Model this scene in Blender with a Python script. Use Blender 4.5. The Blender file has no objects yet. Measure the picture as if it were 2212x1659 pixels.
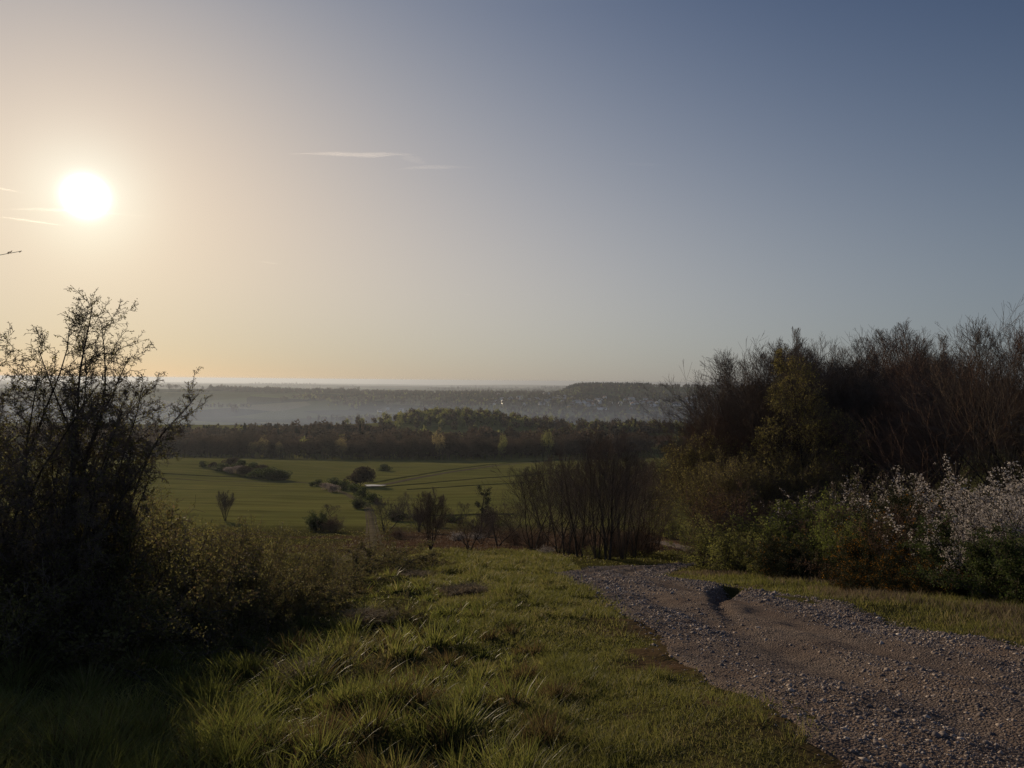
import bpy, math, random
import numpy as np
from mathutils import Vector, Matrix, Euler

# ------------------------------------------------------------------ camera
scene = bpy.context.scene
COL = scene.collection
W_, H_ = 1024.0, 768.0
FPX = 731.0
PITCH, ROLL = -0.25, -0.55
CAM = np.array([0.0, 0.0, 1.65])
cam_data = bpy.data.cameras.new("camera")
cam_data.sensor_width = 36.0
cam_data.lens = 36.0 * FPX / W_
cam_data.clip_start = 0.05
cam_data.clip_end = 200000.0
cam = bpy.data.objects.new("camera", cam_data)
COL.objects.link(cam)
cam.location = tuple(CAM)
cam.rotation_euler = (math.radians(90 + PITCH), math.radians(ROLL), 0)
scene.camera = cam
CAM_R = np.array(Euler(cam.rotation_euler).to_matrix())

UV = W_ / 2212.0          # photo was measured on a 2212-wide picture


def ray(u, v):
    """Unit view direction of a place measured in the photograph."""
    d = CAM_R @ np.array([(u * UV - W_ / 2) / FPX, -(v * UV - H_ / 2) / FPX, -1.0])
    return d / np.linalg.norm(d)


# ------------------------------------------------------------------ sky, sun, exposure
SUN = ray(185, 424)
SUN_ELEV = math.asin(SUN[2])
SUN_AZ = math.atan2(SUN[0], SUN[1])        # clockwise from +Y
sun_data = bpy.data.lights.new("sun", "SUN")
sun_data.energy = 4.5
sun_data.angle = math.radians(0.5)
sun_data.color = (1.0, 0.80, 0.56)
sun = bpy.data.objects.new("sun", sun_data)
COL.objects.link(sun)
sun.rotation_euler = Vector(tuple(-SUN)).to_track_quat('-Z', 'Y').to_euler()
sun.location = (-30, 40, 40)

world = bpy.data.worlds.new("World")
scene.world = world
world.use_nodes = True
wt = world.node_tree
wt.nodes.clear()


class NT:
    """Small helper for writing node trees."""

    def __init__(self, tree):
        self.t = tree

    def n(self, kind, **props):
        nd = self.t.nodes.new(kind)
        for k, v in props.items():
            setattr(nd, k, v)
        return nd

    def put(self, sock, v):
        if hasattr(v, 'is_output') or isinstance(v, bpy.types.NodeSocket):
            self.t.links.new(v, sock)
        else:
            if sock.type == 'RGBA' and len(v) == 3:
                v = (*v, 1.0)
            sock.default_value = v

    def math(self, op, a, b=None, c=None, clamp=False):
        nd = self.n('ShaderNodeMath', operation=op)
        nd.use_clamp = clamp
        self.put(nd.inputs[0], a)
        if b is not None:
            self.put(nd.inputs[1], b)
        if c is not None:
            self.put(nd.inputs[2], c)
        return nd.outputs[0]

    def vmath(self, op, a, b=None, out=0):
        nd = self.n('ShaderNodeVectorMath', operation=op)
        self.put(nd.inputs[0], a)
        if b is not None:
            self.put(nd.inputs[1], b)
        return nd.outputs[out]

    def mix(self, fac, a, b, blend='MIX'):
        nd = self.n('ShaderNodeMix', data_type='RGBA', blend_type=blend)
        self.put(nd.inputs[0], fac)
        self.put(nd.inputs[6], a)
        self.put(nd.inputs[7], b)
        return nd.outputs[2]

    def ramp(self, fac, stops, interp='LINEAR'):
        nd = self.n('ShaderNodeValToRGB')
        cr = nd.color_ramp
        cr.interpolation = interp
        while len(cr.elements) < len(stops):
            cr.elements.new(0.5)
        for e, (p, c) in zip(cr.elements, stops):
            e.position = p
            e.color = (*c, 1.0) if len(c) == 3 else c
        self.put(nd.inputs[0], fac)
        return nd.outputs[0]

    def noise(self, scale, vec=None, detail=3.0, rough=0.55):
        nd = self.n('ShaderNodeTexNoise')
        nd.inputs['Scale'].default_value = scale
        nd.inputs['Detail'].default_value = detail
        nd.inputs['Roughness'].default_value = rough
        if vec is not None:
            self.put(nd.inputs['Vector'], vec)
        return nd.outputs['Fac']


w = NT(wt)
sky = w.n('ShaderNodeTexSky', sky_type='NISHITA')
sky.sun_disc = False
sky.sun_elevation = SUN_ELEV
sky.sun_rotation = SUN_AZ
sky.altitude = 200.0
sky.air_density = 1.0
sky.dust_density = 0.2
sky.ozone_density = 1.0
tc = w.n('ShaderNodeTexCoord')
cosang = w.vmath('DOT_PRODUCT', tc.outputs['Generated'], tuple(SUN), out=1)
ang = w.math('MULTIPLY', w.math('ARCCOSINE', w.math('MINIMUM', cosang, 0.9999999)), 180 / math.pi)


def f_exp(x):
    return w.math('POWER', math.e, x)


# clear-morning sky: a share of the physical sky plus the forward-scattered
# light of hazy air, both functions of the real direction only
sep = w.n('ShaderNodeSeparateXYZ')
w.put(sep.inputs[0], tc.outputs['Generated'])
elev = w.math('MULTIPLY', w.math('ARCSINE', sep.outputs[2]), 180 / math.pi)
elev = w.math('MINIMUM', w.math('MAXIMUM', elev, 0.0), 27.0)
angc = w.math('MINIMUM', ang, 64.0)
L1 = w.math('LOGARITHM', w.math('ADD', 1.0, w.math('POWER', w.math('DIVIDE', angc, 15.0), 2.0)), math.e)
L2 = w.math('LOGARITHM', w.math('ADD', 1.0, w.math('POWER', w.math('DIVIDE', angc, 45.0), 4.0)), math.e)
E1 = w.math('DIVIDE', elev, 20.0)
E2 = f_exp(w.math('DIVIDE', elev, -6.0))
EL = w.math('MULTIPLY', E1, L1)
G1 = w.math('DIVIDE', 1.0, w.math('ADD', 1.0, w.math('POWER', w.math('DIVIDE', ang, 4.0), 3.0)))
CORE = w.math('DIVIDE', 3.0, w.math('ADD', 1.0, w.math('POWER', w.math('DIVIDE', ang, 1.0), 6.0)))
# unseen sky opposite the low sun, brightened as added fill for camera-facing shade
BACK_FILL = w.math('MULTIPLY_ADD', w.math('MULTIPLY_ADD', ang, 1 / 50.0, -1.6, clamp=True), 1.1, 1.0)
SKY_FIT = [[0.1593, -0.105, -0.4199, -0.5681, -1.1757, -0.436, 0.2412],
           [-0.2138, -0.050, -0.3332, -0.435, -0.9454, -0.346, 0.3974],
           [-0.7308, 0.0829, -0.2982, -0.1879, -0.7072, -0.2367, 0.4882]]
chans = []
for k in SKY_FIT:
    s_ = k[0]
    for coef, term in zip(k[1:], (L1, L2, E1, E2, EL, G1)):
        s_ = w.math('MULTIPLY_ADD', term, coef, s_)
    chans.append(w.math('MULTIPLY', w.math('ADD', w.math('MULTIPLY', f_exp(s_), BACK_FILL), CORE), 10.0))
comb = w.n('ShaderNodeCombineXYZ')
for i_, c_ in enumerate(chans):
    w.put(comb.inputs[i_], c_)
nis = w.n('ShaderNodeVectorMath', operation='SCALE')
w.put(nis.inputs[0], sky.outputs[0])
nis.inputs['Scale'].default_value = 0.122
total = w.vmath('ADD', nis.outputs[0], comb.outputs[0])
bg = w.n('ShaderNodeBackground')
bg.inputs['Strength'].default_value = 0.1
w.put(bg.inputs['Color'], total)
wo = w.n('ShaderNodeOutputWorld')
wt.links.new(bg.outputs[0], wo.inputs[0])

scene.view_settings.view_transform = 'Standard'
scene.view_settings.look = 'None'
scene.view_settings.exposure = 0.0
scene.view_settings.gamma = 1.0
scene.view_settings.use_curve_mapping = False
scene.render.engine = 'CYCLES'
scene.cycles.max_bounces = 6
scene.cycles.diffuse_bounces = 3
scene.cycles.glossy_bounces = 2
scene.cycles.transmission_bounces = 4
scene.cycles.transparent_max_bounces = 16
scene.cycles.volume_bounces = 0
scene.cycles.sample_clamp_indirect = 4.0
scene.cycles.use_denoising = True
scene.cycles.denoising_prefilter = 'NONE'
scene.cycles.use_adaptive_sampling = True
scene.cycles.adaptive_threshold = 0.005
# ------------------------------------------------------------------ helpers
RNG = np.random.default_rng(11)


def hash2(ix, iy, seed):
    h = (ix.astype(np.int64) * 374761393 + iy.astype(np.int64) * 668265263 + seed * 982451653) & 0xFFFFFFFF
    h = ((h ^ (h >> 13)) * 1274126177) & 0xFFFFFFFF
    return ((h ^ (h >> 16)) & 0xFFFF) / 65535.0


def vnoise(x, y, scale, seed=0):
    x = np.asarray(x, float) / scale
    y = np.asarray(y, float) / scale
    ix, iy = np.floor(x), np.floor(y)
    fx, fy = x - ix, y - iy
    fx, fy = fx * fx * (3 - 2 * fx), fy * fy * (3 - 2 * fy)
    a, b = hash2(ix, iy, seed), hash2(ix + 1, iy, seed)
    c, d = hash2(ix, iy + 1, seed), hash2(ix + 1, iy + 1, seed)
    return (a + (b - a) * fx) * (1 - fy) + (c + (d - c) * fx) * fy - 0.5


def fbm(x, y, scale, octaves=3, seed=0):
    s, a = 0.0, 1.0
    for o in range(octaves):
        s = s + a * vnoise(x, y, scale / 2 ** o, seed + o * 17)
        a *= 0.5
    return s


def sstep(a, b, x):
    t = np.clip((np.asarray(x, float) - a) / (b - a), 0, 1)
    return t * t * (3 - 2 * t)


def build_mesh(name, pieces, smooth=False):
    """pieces: list of (verts Nx3, faces MxK, material)."""
    me = bpy.data.meshes.new(name)
    vs, loops, starts, mats, ms = [], [], [], [], []
    off = lo = 0
    for v, f, m in pieces:
        v = np.asarray(v, np.float32)
        f = np.asarray(f, np.int32)
        if len(f) == 0:
            continue
        if m not in ms:
            ms.append(m)
        vs.append(v)
        loops.append((f + off).ravel())
        k = f.shape[1]
        starts.append(lo + np.arange(len(f), dtype=np.int32) * k)
        mats.append(np.full(len(f), ms.index(m), np.int32))
        off += len(v)
        lo += f.size
    V, L = np.concatenate(vs), np.concatenate(loops)
    S, MI = np.concatenate(starts), np.concatenate(mats)
    me.vertices.add(len(V))
    me.vertices.foreach_set('co', V.ravel())
    me.loops.add(len(L))
    me.loops.foreach_set('vertex_index', L)
    me.polygons.add(len(S))
    me.polygons.foreach_set('loop_start', S)
    me.polygons.foreach_set('material_index', MI)
    if smooth:
        me.polygons.foreach_set('use_smooth', np.ones(len(S), bool))
    for m in ms:
        me.materials.append(m)
    me.update(calc_edges=True)
    return me


def obj(name, me, parent=None, loc=(0, 0, 0), rz=0.0, sc=None):
    o = bpy.data.objects.new(name, me)
    COL.objects.link(o)
    if parent is not None:
        o.parent = parent
    o.location = loc
    o.rotation_euler = (0, 0, rz)
    if sc is not None:
        o.scale = (sc, sc, sc) if np.isscalar(sc) else sc
    return o


def tag(o, label=None, cat=None, group=None, kind=None):
    for k, v in (('label', label), ('category', cat), ('group', group), ('kind', kind)):
        if v:
            o[k] = v
    return o


def copy_tree(root):
    r = root.copy()
    COL.objects.link(r)
    for ch in list(root.children):
        c = ch.copy()
        COL.objects.link(c)
        c.parent = r
    return r


class Proto:
    """One kind of plant: a set of part meshes, placed once and then copied."""

    def __init__(self, name, parts):
        self.name, self.parts, self.root = name, parts, None

    def place(self, loc, rz, sc, label, cat, group=None):
        if self.root is None:
            r = obj(self.name, None)
            for pn, me in self.parts:
                obj(pn, me, r)
            self.root = r
        else:
            r = copy_tree(self.root)
            for k in ('group',):
                if k in r:
                    del r[k]
        r.location = loc
        r.rotation_euler = (0, 0, rz)
        r.scale = (sc, sc, sc) if np.isscalar(sc) else sc
        tag(r, label, cat, group)
        return r


# ------------------------------------------------------------------ materials
def new_mat(name):
    m = bpy.data.materials.new(name)
    m.use_nodes = True
    m.node_tree.nodes.clear()
    t = NT(m.node_tree)
    out = t.n('ShaderNodeOutputMaterial')
    return m, t, out


def principled(t, color, rough=0.8, spec=0.3):
    p = t.n('ShaderNodeBsdfPrincipled')
    t.put(p.inputs['Base Color'], color)
    t.put(p.inputs['Roughness'], rough)
    p.inputs['Specular IOR Level'].default_value = spec
    return p


def leaf_mat(name, stops, transl=0.45, tcol=1.4, rough=0.65, spec=0.06, patch=None):
    """Leaves and blades: colour differs from leaf to leaf, light passes through."""
    m, t, out = new_mat(name)
    geo = t.n('ShaderNodeNewGeometry')
    fac = geo.outputs['Random Per Island']
    if patch:
        nz = t.noise(patch[0], geo.outputs['Position'], 2.0)
        fac = t.math('ADD', t.math('MULTIPLY', fac, 1 - patch[1]),
                     t.math('MULTIPLY', t.math('MULTIPLY_ADD', nz, 2.6, -0.8, clamp=True), patch[1]))
    n = len(stops)
    col = t.ramp(fac, [(i / (n - 1), c) for i, c in enumerate(stops)])
    p = principled(t, col, rough, spec)
    tr = t.n('ShaderNodeBsdfTranslucent')
    t.put(tr.inputs['Color'], t.mix(1.0, col, (tcol, tcol, tcol * 0.95), 'MULTIPLY'))
    mx = t.n('ShaderNodeMixShader')
    mx.inputs[0].default_value = transl
    t.t.links.new(p.outputs[0], mx.inputs[1])
    t.t.links.new(tr.outputs[0], mx.inputs[2])
    t.t.links.new(mx.outputs[0], out.inputs[0])
    return m


def bark_mat(name, c1, c2, scale=6.0, rough=0.85):
    m, t, out = new_mat(name)
    geo = t.n('ShaderNodeNewGeometry')
    col = t.ramp(t.noise(scale, geo.outputs['Position'], 4.0, 0.65), [(0.3, c1), (0.7, c2)])
    p = principled(t, col, rough, 0.0)
    t.t.links.new(p.outputs[0], out.inputs[0])
    return m


def plain_mat(name, c, rough=0.7, spec=0.4):
    m, t, out = new_mat(name)
    p = principled(t, c, rough, spec)
    t.t.links.new(p.outputs[0], out.inputs[0])
    return m


# ------------------------------------------------------------------ terrain
PROFILE = np.array([(-400, 60), (-200, 36), (-50, 9.5), (0, 0), (30, -6.05), (60, -12.35), (90, -18.5),
                    (150, -28.8), (220, -36.8), (300, -44), (400, -52), (500, -58.8), (650, -67.5), (800, -71.5),
                    (1000, -71.5), (1150, -73), (1400, -98), (1800, -138), (2300, -152), (2900, -149), (3300, -131),
                    (3700, -98), (4000, -77), (4300, -72), (4900, -86), (6500, -118), (9000, -125), (15000, -135),
                    (25000, -170), (46000, -335), (60000, -450)], float)


def hermite(px, py, x):
    """Monotone smooth curve through the profile points."""
    h = np.diff(px)
    dl = np.diff(py) / h
    m = np.zeros(len(px))
    m[1:-1] = np.where(dl[:-1] * dl[1:] > 0, 2 * dl[:-1] * dl[1:] / (dl[:-1] + dl[1:] + 1e-12), 0)
    m[0], m[-1] = dl[0], dl[-1]
    x = np.clip(x, px[0], px[-1])
    i = np.clip(np.searchsorted(px, x) - 1, 0, len(px) - 2)
    t = (x - px[i]) / h[i]
    return ((1 + 2 * t) * (1 - t) ** 2 * py[i] + t * (1 - t) ** 2 * h[i] * m[i]
            + t * t * (3 - 2 * t) * py[i + 1] + t * t * (t - 1) * h[i] * m[i + 1])


def gauss(x, y, cx, cy, sx, sy):
    return np.exp(-((x - cx) / sx) ** 2 - ((y - cy) / sy) ** 2)


def T(x, y):
    x = np.asarray(x, float)
    y = np.asarray(y, float)
    r = np.hypot(x, y)
    z = hermite(PROFILE[:, 0], PROFILE[:, 1], y)
    z = z + 17 * gauss(x, y, -95, 1180, 120, 90)
    z = z + 47 * sstep(240, 420, x) * sstep(3500, 4350, y) * sstep(6200, 4900, y)
    z = z + 9 * gauss(x, y, -1900, 4050, 420, 380)
    z = z + 5.5 * gauss(x, y, -205, 455, 75, 95)
    z = z + 2.5 * gauss(x, y, 120, 480, 120, 140)
    z = z + fbm(x, y, 700, 3, 5) * 16 * sstep(1300, 2600, y) * (1 - 0.6 * sstep(3300, 4000, y) * sstep(5500, 4800, y))
    z = z + fbm(x, y, 2600, 2, 9) * 60 * sstep(6500, 12000, y)
    z = z + fbm(x, y, 90, 3, 3) * 2.0 * sstep(90, 260, r) * sstep(1500, 900, r)
    near = sstep(130, 40, r)
    tus = sstep(1.2, -.6, x + .06 * y) * sstep(55, 30, y)
    z = z + near * (fbm(x, y, 3.2, 2, 21) * 0.22 + np.maximum(fbm(x, y, 1.25, 2, 25), -.1) * 0.34 * tus + fbm(x, y, 0.7, 2, 33) * 0.06 * sstep(40, 15, r)) * sstep(0.0, 3.0, r)
    # the verge right of the track stands a little higher
    return z


def G(u, v, t0=2.0):
    """Ground point under a place measured in the photograph (first hit)."""
    d = ray(u, v)
    t = np.geomspace(t0, 60000, 6000)
    P = CAM[None] + t[:, None] * d[None]
    below = P[:, 2] < T(P[:, 0], P[:, 1])
    i = int(np.argmax(below)) if below.any() else len(t) - 1
    a, b = t[max(i - 1, 0)], t[i]
    for _ in range(30):
        c = (a + b) / 2
        p = CAM + c * d
        if p[2] < T(p[0], p[1]):
            b = c
        else:
            a = c
    p = CAM + b * d
    return float(p[0]), float(p[1]), float(T(p[0], p[1]))


def top_at(u, v, y):
    """Height of the sight line (u, v) at forward distance y."""
    d = ray(u, v)
    return CAM[2] + d[2] / d[1] * y


def x_at(u, y):
    d = ray(u, 823)
    return d[0] / d[1] * y


# the stony track: centre line (x, y) and half width
TRACK = np.array([(5.2, -14), (5.0, -4), (4.85, 4), (4.75, 10), (4.6, 17), (4.15, 22), (3.7, 25.8), (4.3, 29.3),
                  (6.2, 32.2), (9.0, 35.0), (11.8, 39.5), (14.2, 49), (16.6, 62), (19.5, 80), (22, 110)], float)
TRACK_W = np.array([2.7, 2.7, 2.6, 2.5, 2.45, 2.35, 2.1, 1.9, 1.7, 1.6, 1.5, 1.5, 1.5, 1.5, 1.5])


def catmull(P, n):
    P = np.asarray(P, float)
    P = np.vstack([2 * P[0] - P[1], P, 2 * P[-1] - P[-2]])
    out = []
    for i in range(1, len(P) - 2):
        t = np.linspace(0, 1, n, endpoint=False)[:, None]
        p0, p1, p2, p3 = P[i - 1], P[i], P[i + 1], P[i + 2]
        out.append(0.5 * (2 * p1 + (p2 - p0) * t + (2 * p0 - 5 * p1 + 4 * p2 - p3) * t ** 2
                          + (3 * p1 - p0 - 3 * p2 + p3) * t ** 3))
    out.append(P[-2][None])
    return np.vstack(out)


TRK = catmull(np.column_stack([TRACK, TRACK_W]), 24)


def track_dist(x, y):
    """Signed distance to the track edge (negative inside)."""
    x = np.atleast_1d(np.asarray(x, float))
    y = np.atleast_1d(np.asarray(y, float))
    out = np.empty(len(x))
    for a in range(0, len(x), 20000):
        dx = x[a:a + 20000, None] - TRK[None, :, 0]
        dy = y[a:a + 20000, None] - TRK[None, :, 1]
        d = np.hypot(dx, dy)
        j = d.argmin(1)
        out[a:a + 20000] = d[np.arange(len(j)), j] - TRK[j, 2]
    return out + 0.34 * fbm(x, y, 1.6, 4, 77)


GULLY = catmull([(7.9, 24.2, 0.06), (7.0, 22.4, 0.20), (6.25, 20.9, 0.42), (5.6, 19.2, 0.40), (5.0, 17.4, 0.22), (4.45, 15.4, 0.10),
                 (4.1, 13.4, 0.05), (3.8, 11.0, 0.02)], 10)


def gully_depth(x, y, wide=1.0):
    d = np.full(len(x), 99.0)
    dep = np.zeros(len(x))
    for a, b, c in GULLY:
        q = np.hypot(x - a, y - b)
        m = q < d
        d[m] = q[m]
        dep[m] = c
    rag = 1 + .5 * fbm(x, y, .5, 2, 29)
    return dep * 1.15 * np.exp(-(d * rag / ((0.10 + dep * 0.56) * wide)) ** 2.2)


# ground sheet: polar grid, fine in front
th = np.concatenate([np.radians(np.arange(-58, 58.01, 0.26)), np.radians(np.arange(61, 300, 3.0))])
rr = np.concatenate([[0.0], np.geomspace(0.35, 2, 16), np.geomspace(2.05, 60, 230), np.geomspace(61.5, 58000, 240)])
TH, RR = np.meshgrid(th, rr)
gx, gy = (RR * np.sin(TH)).ravel(), (RR * np.cos(TH)).ravel()
gz = T(gx, gy)
nearm = (np.abs(gx) < 60) & (gy > -20) & (gy < 125)
td = np.full(len(gx), 99.0)
td[nearm] = track_dist(gx[nearm], gy[nearm])
gz = gz - 0.75 * sstep(-0.30, -0.9, td)
gz[nearm] -= gully_depth(gx[nearm], gy[nearm], 1.15)
nt_, nr_ = len(th), len(rr)
ii, jj = np.meshgrid(np.arange(nr_ - 1), np.arange(nt_), indexing='ij')
j2 = (jj + 1) % nt_
gf = np.stack([ii * nt_ + jj, ii * nt_ + j2, (ii + 1) * nt_ + j2, (ii + 1) * nt_ + jj], -1).reshape(-1, 4)[:, ::-1]

m_ground, t, out = new_mat('ground_grass_and_fields')
geo = t.n('ShaderNodeNewGeometry')
pos = geo.outputs['Position']
att = t.n('ShaderNodeAttribute', attribute_name='zone')
zs = t.n('ShaderNodeSeparateColor')
t.put(zs.inputs[0], att.outputs['Color'])
flat = t.vmath('MULTIPLY', pos, (1, 1, 0))
n_big = t.noise(0.012, flat, 4.0)
n_mid = t.noise(0.11, t.vmath('MULTIPLY', pos, (1, 0.35, 0)), 4.0)
n_fine = t.noise(2.2, flat, 5.0, 0.7)
field = t.ramp(n_big, [(0.3, (0.094, 0.094, 0.028)), (0.7, (0.150, 0.136, 0.044))])
field = t.mix(t.math('MULTIPLY_ADD', n_mid, 1.6, -0.5, clamp=True), field, (0.106, 0.112, 0.032))
streak = t.noise(1.0, t.vmath('MULTIPLY', pos, (.02, .13, 0)), 5.0, .75)
field = t.mix(.8, field, t.ramp(streak, [(.3, (.5, .5, .5)), (.5, (1, 1, 1)), (.72, (1.5, 1.45, 1.3))]), 'MULTIPLY')
rough = t.ramp(n_fine, [(0.3, (0.030, 0.024, 0.012)), (0.5, (0.040, 0.040, 0.013)), (0.75, (0.075, 0.058, 0.030))])
brown = t.ramp(n_fine, [(0.3, (0.045, 0.028, 0.018)), (0.7, (0.095, 0.060, 0.038))])
vor = t.n('ShaderNodeTexVoronoi', feature='F1')
vor.inputs['Scale'].default_value = 1 / 330.0
vor.inputs['Randomness'].default_value = 0.85
t.put(vor.inputs['Vector'], t.vmath('ADD', flat, t.vmath('SCALE', (0, 0, 0))))
vc = t.n('ShaderNodeSeparateColor')
t.put(vc.inputs[0], vor.outputs['Color'])
patch = t.ramp(vc.outputs[0], [(0.0, (0.035, 0.040, 0.022)), (0.3, (0.075, 0.085, 0.032)), (0.55, (0.10, 0.11, 0.045)),
                               (0.75, (0.125, 0.118, 0.065)), (0.9, (0.05, 0.055, 0.03))], 'CONSTANT')
col = t.mix(zs.outputs[0], field, rough)
col = t.mix(zs.outputs[1], col, brown)
col = t.mix(zs.outputs[2], col, patch)
fine2 = t.noise(14.0, flat, 3.0, 0.7)
col = t.mix(0.55, col, t.ramp(fine2, [(0.25, (0.45, 0.45, 0.45)), (0.75, (1.5, 1.5, 1.5))]), 'MULTIPLY')
p = t.n('ShaderNodeBsdfDiffuse')
t.put(p.inputs['Color'], col)
bmp = t.n('ShaderNodeBump')
bmp.inputs['Strength'].default_value = 0.6
bmp.inputs['Distance'].default_value = 0.25
t.put(bmp.inputs['Height'], t.noise(0.9, flat, 5.0, 0.7))
t.put(p.inputs['Normal'], bmp.outputs[0])
t.t.links.new(p.outputs[0], out.inputs[0])

me = build_mesh('ground', [(np.column_stack([gx, gy, gz]), gf, m_ground)], smooth=True)


def bare_zone(x, y):
    """Trodden earth along the left edge of the track."""
    out_ = np.zeros(len(x))
    q = (np.abs(x) < 12) & (y > -5) & (y < 40)
    if q.any():
        d = track_dist(x[q], y[q])
        out_[q] = sstep(1.5, .2, d) * sstep(22, 5, y[q]) * (x[q] < 3.2) * sstep(-.5, .35, fbm(x[q], y[q], .9, 3, 71))
    return out_


def brown_zone(x, y):
    """Dead bracken and bramble on the lower slope, left of the tall clump, and the field strip beyond the wood."""
    b = sstep(62, 74, y) * sstep(175, 110, y) * sstep(-24, -10, x + fbm(x, y, 20, 2, 41) * 14) * sstep(40, 22, x)
    b = np.maximum(b, sstep(0.42, 0.62, vnoise(x, y, 9, 8) + 0.5) * sstep(40, 55, y) * sstep(160, 100, y) * 0.7)
    b = np.maximum(b, bare_zone(x, y))
    b = np.maximum(b, sstep(835, 850, y) * sstep(1020, 990, y) * sstep(150, 170, x))
    return b


rough_z = sstep(185, 140, np.hypot(gx, gy) + 25 * fbm(gx, gy, 40, 2, 61))
far_z = sstep(1150, 1300, gy)
zone = np.column_stack([rough_z, brown_zone(gx, gy), far_z, np.ones(len(gx))]).astype(np.float32)
ca = me.color_attributes.new('zone', 'FLOAT_COLOR', 'POINT')
ca.data.foreach_set('color', zone.ravel())
tag(obj('ground', me), kind='structure')

# ------------------------------------------------------------------ haze and valley mist


def box_mesh(name, a, b, m):
    v = np.array([(x, y, z) for x in (a[0], b[0]) for y in (a[1], b[1]) for z in (a[2], b[2])], float)
    f = [(0, 1, 3, 2), (4, 6, 7, 5), (0, 4, 5, 1), (2, 3, 7, 6), (0, 2, 6, 4), (1, 5, 7, 3)]
    return build_mesh(name, [(v, f, m)])


def air_mat(name, density, color, aniso):
    m, t, out = new_mat(name)
    pv = t.n('ShaderNodeVolumePrincipled')
    pv.inputs['Color'].default_value = (*color, 1)
    pv.inputs['Density'].default_value = density
    pv.inputs['Anisotropy'].default_value = aniso
    t.t.links.new(pv.outputs[0], out.inputs['Volume'])
    return m


HAZE_D, MIST_D = 0.66e-4, 2.1e-4
hz = obj('haze', box_mesh('haze', (-62000, -62000, -700), (62000, 62000, 9.5), air_mat('haze_air', HAZE_D, (0.35, 0.39, 0.455), 0.5)))
tag(hz, kind='stuff')
# ------------------------------------------------------------------ plant builders
def nrm(v):
    l = math.sqrt(v[0] ** 2 + v[1] ** 2 + v[2] ** 2) + 1e-9
    return (v[0] / l, v[1] / l, v[2] / l)


def grow(seed, stems, levels):
    """Branch skeleton: list of (p0, p1, r0, r1, level).
    stems: (pos, dir, length, radius); levels: dicts with
    n segments, wob, up, taper, start, kids per segment, ang, ratio."""
    rnd = random.Random(seed)
    ga, un = rnd.gauss, rnd.uniform
    out = []

    def br(p, d, ln, r, lv):
        L = levels[lv]
        n = L['n']
        st = ln / n
        wob, up, tap = L.get('wob', .15), L.get('up', .05), L.get('taper', .35)
        for i in range(n):
            d = nrm((d[0] + ga(0, wob), d[1] + ga(0, wob), d[2] + ga(0, wob) + up))
            q = (p[0] + d[0] * st, p[1] + d[1] * st, p[2] + d[2] * st)
            ra = r * (1 - (1 - tap) * i / n)
            rb = r * (1 - (1 - tap) * (i + 1) / n)
            out.append((p, q, ra, rb, lv))
            tt = (i + 1) / n
            if lv + 1 < len(levels) and tt >= L.get('start', .2):
                k = L.get('kids', 1.5)
                k = int(k) + (1 if rnd.random() < k - int(k) else 0)
                for _ in range(k):
                    a = un(0, 2 * math.pi)
                    ref = (0, 0, 1) if abs(d[2]) < .95 else (1, 0, 0)
                    u = nrm((d[1] * ref[2] - d[2] * ref[1], d[2] * ref[0] - d[0] * ref[2], d[0] * ref[1] - d[1] * ref[0]))
                    w2 = (d[1] * u[2] - d[2] * u[1], d[2] * u[0] - d[0] * u[2], d[0] * u[1] - d[1] * u[0])
                    an = math.radians(ga(L.get('ang', 45), 9))
                    ca_, sa_ = math.cos(an), math.sin(an)
                    cu, su = math.cos(a) * sa_, math.sin(a) * sa_
                    cd = (d[0] * ca_ + u[0] * cu + w2[0] * su, d[1] * ca_ + u[1] * cu + w2[1] * su,
                          d[2] * ca_ + u[2] * cu + w2[2] * su)
                    f = un(0, 1)
                    s = (p[0] + (q[0] - p[0]) * f, p[1] + (q[1] - p[1]) * f, p[2] + (q[2] - p[2]) * f)
                    if 'rem' in L:
                        cl = ln * L['rem'] * ((1 - tt) * 1.0 + .36) * un(.8, 1.06)
                    else:
                        cl = ln * L.get('ratio', .5) * (1 - L.get('fall', .5) * tt) * un(.65, 1.25)
                    br(s, cd, cl, max(rb * L.get('rr', .6), .0015), lv + 1)
            p = q

    for s in stems:
        br(*s, 0)
    return out


def seg_arrays(segs):
    P0 = np.array([s[0] for s in segs], float)
    P1 = np.array([s[1] for s in segs], float)
    R0 = np.array([s[2] for s in segs], float)
    R1 = np.array([s[3] for s in segs], float)
    LV = np.array([s[4] for s in segs], int)
    return P0, P1, R0, R1, LV


def tubes(P0, P1, R0, R1, n):
    if len(P0) == 0:
        return np.zeros((0, 3)), np.zeros((0, 4), int)
    d = P1 - P0
    ln = np.linalg.norm(d, axis=1, keepdims=True) + 1e-9
    d = d / ln
    P1 = P1 + d * np.minimum(R1[:, None] * .6, ln * .2)
    ref = np.where(np.abs(d[:, 2:3]) < .9, [[0, 0, 1.]], [[1., 0, 0]])
    u = np.cross(d, ref)
    u /= np.linalg.norm(u, axis=1, keepdims=True)
    w_ = np.cross(d, u)
    a = np.arange(n) / n * 2 * math.pi
    ring = np.cos(a)[None, :, None] * u[:, None] + np.sin(a)[None, :, None] * w_[:, None]
    A = P0[:, None] + ring * R0[:, None, None]
    B = P1[:, None] + ring * R1[:, None, None]
    V = np.concatenate([A, B], 1).reshape(-1, 3)
    k = np.arange(n)
    q = np.stack([k, (k + 1) % n, n + (k + 1) % n, n + k], 1)
    F = (np.arange(len(P0))[:, None, None] * 2 * n + q[None]).reshape(-1, 4)
    return V, F


def rand_dirs(rng, n):
    v = rng.normal(size=(n, 3))
    return v / (np.linalg.norm(v, axis=1, keepdims=True) + 1e-9)


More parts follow.
